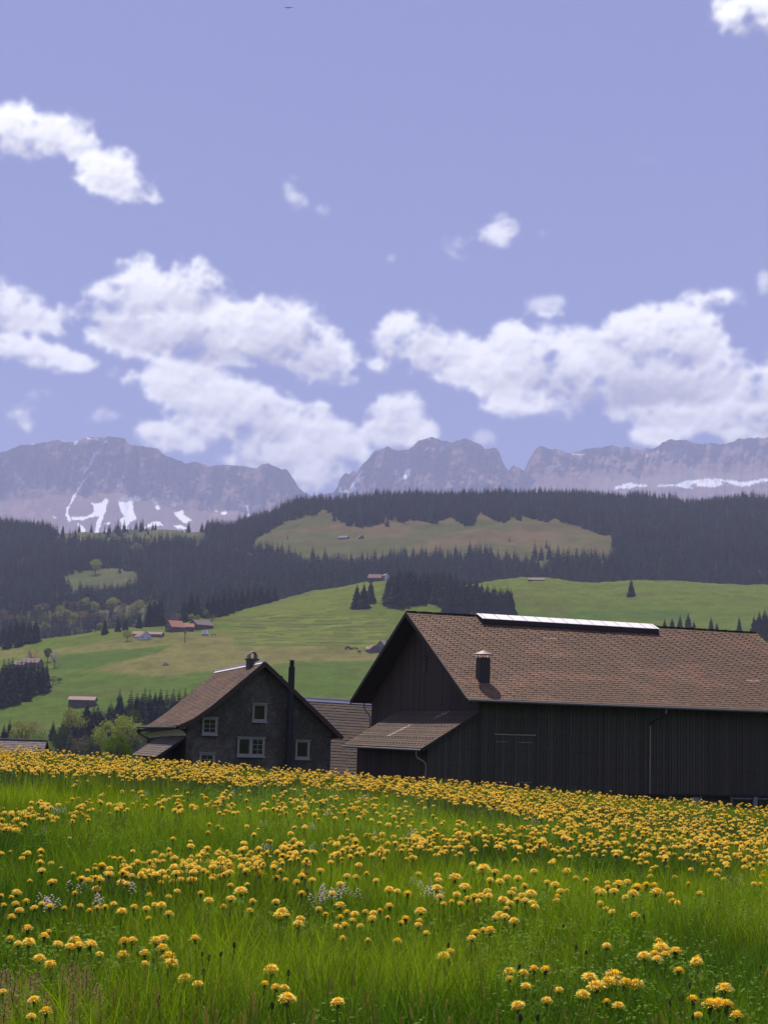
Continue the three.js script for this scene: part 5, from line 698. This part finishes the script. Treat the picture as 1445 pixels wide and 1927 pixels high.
// --- pale lilac cuckoo flowers
{ const pos = [], color = []; seed = 991; for (let i = 0; i < 11; i++) { const a = i * 2.4, y = .0 - i * .0055, r = .006 + .0021 * i * (i < 7 ? 1 : .8); const cx = Math.cos(a) * r, cz = Math.sin(a) * r; for (let k = 0; k < 4; k++) { const b = k * 1.571 + a, l = .0068, w = .0036; const c = mix3([1, .72, .76], [1, .88, .84], rnd()), P = [[cx, y, cz], [cx + Math.cos(b) * l * .6 - Math.sin(b) * w, y + .003, cz + Math.sin(b) * l * .6 + Math.cos(b) * w], [cx + Math.cos(b) * l, y + .002, cz + Math.sin(b) * l], [cx + Math.cos(b) * l * .6 + Math.sin(b) * w, y + .003, cz + Math.sin(b) * l * .6 - Math.cos(b) * w]]; for (const t of [0, 1, 2, 0, 2, 3]) { pos.push(...P[t]); color.push(...c); } } }
  const bl = buf(pos, null, { color }), mat = new THREE.MeshPhysicalMaterial({ vertexColors: true, roughness: .95, transmission: .45, thickness: 0, side: THREE.DoubleSide }), st = merged([tubeG([[.01, -.34, 0], [0, -.15, .005], [0, 0, 0]], .0012, 4, 5)]);
  const cl = [[95, 1688, 9, 22], [150, 1655, 5, 26], [240, 1655, 5, 16], [190, 1685, 4, 12], [620, 1672, 8, 22], [655, 1668, 8, 20], [595, 1684, 4, 14], [810, 1668, 7, 18], [830, 1678, 5, 14], [790, 1650, 5, 20], [95, 1519, 5, 12], [50, 1527, 5, 10], [115, 1517, 4, 8], [267, 1492, 4, 12], [498, 1589, 7, 16], [598, 1552, 6, 12], [623, 1524, 6, 10], [702, 1564, 6, 14], [491, 1544, 4, 10], [543, 1537, 4, 10], [600, 1590, 6, 16], [90, 1557, 4, 8], [1380, 1650, 5, 18], [770, 1565, 5, 14], [1010, 1540, 4, 12], [690, 1495, 5, 12], [640, 1500, 4, 12], [430, 1490, 4, 10]];
  for (const [x, y, n, sp] of cl) for (let i = 0; i < n; i++) { const p = onMeadow(x + rr(-1, 1) * sp, y + rr(-.45, .45) * sp, rr(-.07, .01)); if (!p) continue; const sd = x < 340 ? 'left' : x < 720 ? 'middle' : 'right', wh = y > 1620 ? 'nearer' : 'far', g = thing('cuckoo_flower', `pale lilac cuckoo flower in the ${wh} patches, ${sd} part of meadow`, 'wildflower', `cuckoo flowers in the ${wh} ${sd} patches`); g.position.copy(p); g.rotation.y = rnd() * 6.28; g.scale.setScalar(rr(.5, .8)); part('stem', st, stemMat, g); part('blossoms', bl, mat, g); } }
// --- seed spikes of foxtail grass and reddish sorrel plumes along the bottom
{ const pos = []; seed = 551; for (let i = 0; i < 90; i++) { const t = i / 90, a = i * 2.399, y = -.055 + t * .055, r = .0026 * Math.sin(Math.PI * clamp(t * .9 + .08)) + .0006, l = .006, c = Math.cos(a), s = Math.sin(a); pos.push(c * r - s * .0012, y, s * r + c * .0012, c * r + s * .0012, y, s * r - c * .0012, c * (r + l * .5), y + l, s * (r + l * .5)); }
  const core = new THREE.CylinderGeometry(.0006, .0014, .052, 6); core.translate(0, -.028, 0); const spike = merged([buf(pos), core]), mats = [leafy([.24, .20, .035], .45), leafy([.38, .30, .07], .5), leafy([.24, .24, .035], .45)];
  const list = [[1245, 440], [1258, 460], [1340, 395], [1330, 420], [1400, 490], [1405, 520], [950, 520], [962, 500], [935, 545], [980, 520], [600, 505], [1140, 490], [1160, 520], [130, 440], [300, 560], [430, 500], [770, 550], [880, 570], [740, 570], [1190, 560], [1320, 570], [1430, 560], [560, 480], [210, 560], [800, 510], [820, 565], [1020, 590], [690, 560], [480, 590], [380, 580]].map(([x, y]) => [x / 2.007, 1620 + y / 2.007]).concat([[60, 570], [130, 490], [620, 480], [680, 555], [90, 540], [830, 580], [750, 600], [1040, 570], [1060, 520], [1130, 555], [1100, 575], [1310, 510], [1020, 590], [1370, 590], [1150, 480], [320, 580], [240, 590], [420, 595]].map(([x, y]) => [725 + x / 2.007, 1620 + y / 2.007]));
  const st = merged([tubeG([[.012, -.40, .004], [.004, -.2, 0], [0, -.05, 0]], .0011, 4, 5)]);
  list.forEach(([px, py], i) => { const p = onMeadow(px, py, rr(-.01, .04)); if (!p) return; const g = thing('foxtail_grass', 'brownish foxtail grass spike standing in the foreground grass', 'grass spike', 'foxtail spikes along the bottom'); g.position.copy(p); g.rotation.set(rr(-.28, .28), rnd() * 6, rr(-.32, .32)); g.scale.setScalar(rr(.7, 1.2)); part('stem', st, mats[2], g); part('seed_head', spike, mats[i % 3], g); });
  { const sl = [], m = new THREE.Matrix4(), q = new THREE.Quaternion(); for (let i = 0; i < 620; i++) { const f = 3 + 3.4 * Math.pow(rnd(), 1.5), x = rr(-.4, .4) * f; if (rnd() > .35 + .65 * sstep(.2, -.25, x / f)) continue; q.setFromEuler(new THREE.Euler(rr(-.35, .35), rnd() * 6.28, rr(-.35, .35))); const s = rr(.7, 1.1); m.compose(new THREE.Vector3(x, topY(x, f) + rr(-.06, .05), -f), q, new THREE.Vector3(s * .62, s * .9, s * .62)); sl.push(m.clone()); }
    const im = new THREE.InstancedMesh(merged([spike, st]), leafy([.34, .27, .05], .5), sl.length); im.name = 'seed_grass'; sl.forEach((k, i) => { im.setMatrixAt(i, k); const v = rr(.5, 1.5); im.setColorAt(i, col(v * rr(.9, 1.2), v, v)); }); im.castShadow = im.receiveShadow = true; scene.add(im); stuff(im, 'brown and straw coloured seeding grasses along the bottom of the meadow', 'grass'); }
  const pl = []; seed = 881; const pp = []; for (let i = 0; i < 150; i++) { const t = rnd(), a = rnd() * 6.283, y = -.09 * t, r = .004 + .016 * Math.sin(t * 2.8) * rnd(), s = .0022, x = Math.cos(a) * r, z = Math.sin(a) * r, e = rnd() * 6; pp.push(x, y, z, x + s * Math.cos(e) * 1.6, y + s, z + s * Math.sin(e) * 1.6, x - s * Math.sin(e), y + s * 1.4, z + s * Math.cos(e)); } const plume = buf(pp), sor = leafy([.50, .24, .17], .45), sorSt = leafy([.18, .11, .07], .1);
  for (const [x, y] of [[20, 395], [85, 400], [120, 425], [275, 378], [290, 400], [370, 465], [375, 480], [40, 430], [150, 420], [310, 430], [10, 420], [240, 395], [330, 395], [60, 460], [100, 470], [25, 520], [180, 500], [280, 500]]) { const p = onMeadow(x / 2.007, 1620 + y / 2.007, rr(.0, .05)); if (!p) continue; const g = thing('sorrel', 'reddish brown sorrel plume in the lower left corner of the meadow', 'weed', 'sorrel plumes at lower left'); g.position.copy(p); g.rotation.set(rr(-.15, .15), rnd() * 6, rr(-.15, .15)); part('stem', merged([tubeG([[.01, -.42, 0], [.002, -.2, .004], [0, 0, 0]], .0012, 4, 5)]), sorSt, g); part('plume', plume, sor, g); } }
// --- grass
{
  const tuft = (s, n, spread, hgt, wid) => { const keep = seed; seed = s; const pos = []; for (let i = 0; i < n; i++) { const a = rnd() * 6.283, r = spread * Math.sqrt(rnd()), x = Math.cos(a) * r, z = Math.sin(a) * r, h = hgt * rr(.5, 1.12), b = rnd() * 6.283, lean = h * rr(.06, .55), w = wid * rr(.6, 1.25), f = rnd() * 3.14, cx = Math.cos(f) * w, cz = Math.sin(f) * w, P = t => [x + Math.cos(b) * lean * t * t, h * (t - .22 * (lean / h) * t * t), z + Math.sin(b) * lean * t * t]; const p0 = P(0), p1 = P(.45), p2 = P(.78), p3 = P(1);
      const L0 = [p0[0] - cx, p0[1] - .02, p0[2] - cz], R0 = [p0[0] + cx, p0[1] - .02, p0[2] + cz], L1 = [p1[0] - cx * .9, p1[1], p1[2] - cz * .9], R1 = [p1[0] + cx * .9, p1[1], p1[2] + cz * .9], L2 = [p2[0] - cx * .55, p2[1], p2[2] - cz * .55], R2 = [p2[0] + cx * .55, p2[1], p2[2] + cz * .55];
      for (const v of [L0, R0, R1, L0, R1, L1, L1, R1, R2, L1, R2, L2, L2, R2, p3]) pos.push(...v); } seed = keep; return buf(pos); };
  const G = [tuft(101, 26, .06, .24, .0024), tuft(202, 20, .065, .19, .0034), tuft(303, 30, .075, .29, .0018)], ls = [[], [], []], m = new THREE.Matrix4(), q = new THREE.Quaternion();
  const put = (x, f, s) => { q.setFromEuler(new THREE.Euler(rr(-.1, .1), rnd() * 6.28, rr(-.1, .1))); const n = fbm(x * 1.3 + 20, f * 1.3, 3); m.compose(new THREE.Vector3(x, groundY(x, f) - .005, -f), q, new THREE.Vector3(s * rr(.9, 1.2), s * lerp(.72, 1.32, n) * rr(.85, 1.15), s * rr(.9, 1.2))); const t = fbm(x * .7, f * .7 + 60, 4), v = rr(.6, 1.35), c = mix3([.42, .54, .5], [1.35, 1.16, 1.0], clamp((t - .34) * 3)).map(k => k * v); ls[Math.floor(rnd() * 3)].push([m.clone(), c]); };
  const fill = (f0, f1, per, s) => { const wd = .42, n = Math.round(per * wd * (f1 * f1 - f0 * f0)); for (let i = 0; i < n; i++) { const f = Math.sqrt(rr(f0 * f0, f1 * f1)), x = rr(-wd, wd) * f; put(x, f, s * rr(.9, 1.1)); } };
  fill(2.0, 6.5, 520, 1.0); fill(6.5, 12, 360, 1.04); fill(12, 24, 260, .86); fill(24, 40, 60, 1.0);
  ls.forEach((l, k) => { const im = new THREE.InstancedMesh(G[k], leafy([[.185, .325, .005], [.145, .285, .005], [.235, .365, .008]][k], .5), l.length); im.name = numbered('meadow_grass'); l.forEach(([mm, c], i) => { im.setMatrixAt(i, mm); im.setColorAt(i, col(...c)); }); im.castShadow = im.receiveShadow = true; scene.add(im); stuff(im, ['fine green meadow grass between the dandelions', 'broader green grass blades between the dandelions', 'tall thin grass blades rising through the meadow'][k], 'grass'); });
  // dry pale blades catching the light, and small round leaves
  const dry = tuft(404, 3, .03, .27, .0014), dl = [], lf = []; for (let i = 0; i < 9000; i++) { const f = Math.sqrt(rr(6, 260)), x = rr(-.4, .4) * f; q.setFromEuler(new THREE.Euler(rr(-.4, .4), rnd() * 6.28, rr(-.4, .4))); m.compose(new THREE.Vector3(x, groundY(x, f), -f), q, new THREE.Vector3(1, rr(.6, 1.1), 1)); dl.push(m.clone()); }
  const im = new THREE.InstancedMesh(dry, leafy([.66, .60, .32], .45, { clearcoat: .6, clearcoatRoughness: .25 }), dl.length); im.name = 'dry_grass'; dl.forEach((k, i) => im.setMatrixAt(i, k)); im.castShadow = im.receiveShadow = true; scene.add(im); stuff(im, 'pale dry grass blades scattered through the meadow', 'grass');
  const cp = []; seed = 3131; for (let i = 0; i < 16; i++) { const a = rnd() * 6.28, r = .05 * Math.sqrt(rnd()), y = rr(.10, .27), x = Math.cos(a) * r, z = Math.sin(a) * r, e = new THREE.Euler(rr(-.5, .5), rnd() * 6.28, rr(-.5, .5)), l = rr(.005, .010), P = []; for (let k = 0; k < 6; k++) P.push(new THREE.Vector3(Math.cos(k * 1.047) * l, 0, Math.sin(k * 1.047) * l * .75).applyEuler(e).add(new THREE.Vector3(x, y, z))); for (let k = 1; k < 5; k++) for (const v of [P[0], P[k], P[k + 1]]) cp.push(v.x, v.y, v.z); }
  for (let i = 0; i < 16000; i++) { const f = Math.sqrt(rr(6, 220)), x = rr(-.4, .4) * f; if (fbm(x * 1.1 + 5, f * .8 + 5, 3) < .50) continue; q.setFromEuler(new THREE.Euler(0, rnd() * 6.28, 0)); m.compose(new THREE.Vector3(x, groundY(x, f), -f), q, new THREE.Vector3(1, rr(.7, 1.1), 1)); lf.push(m.clone()); }
  const lm = new THREE.InstancedMesh(buf(cp), leafy([.15, .27, .012], .48), lf.length); lm.name = 'meadow_herbs'; lf.forEach((k, i) => lm.setMatrixAt(i, k)); lm.castShadow = lm.receiveShadow = true; scene.add(lm); stuff(lm, 'patches of small leafy herbs low in the meadow grass', 'herbs');
  console.log('grass', ls.map(l => l.length).join(' '), lf.length);
}
renderer.render(scene, camera);
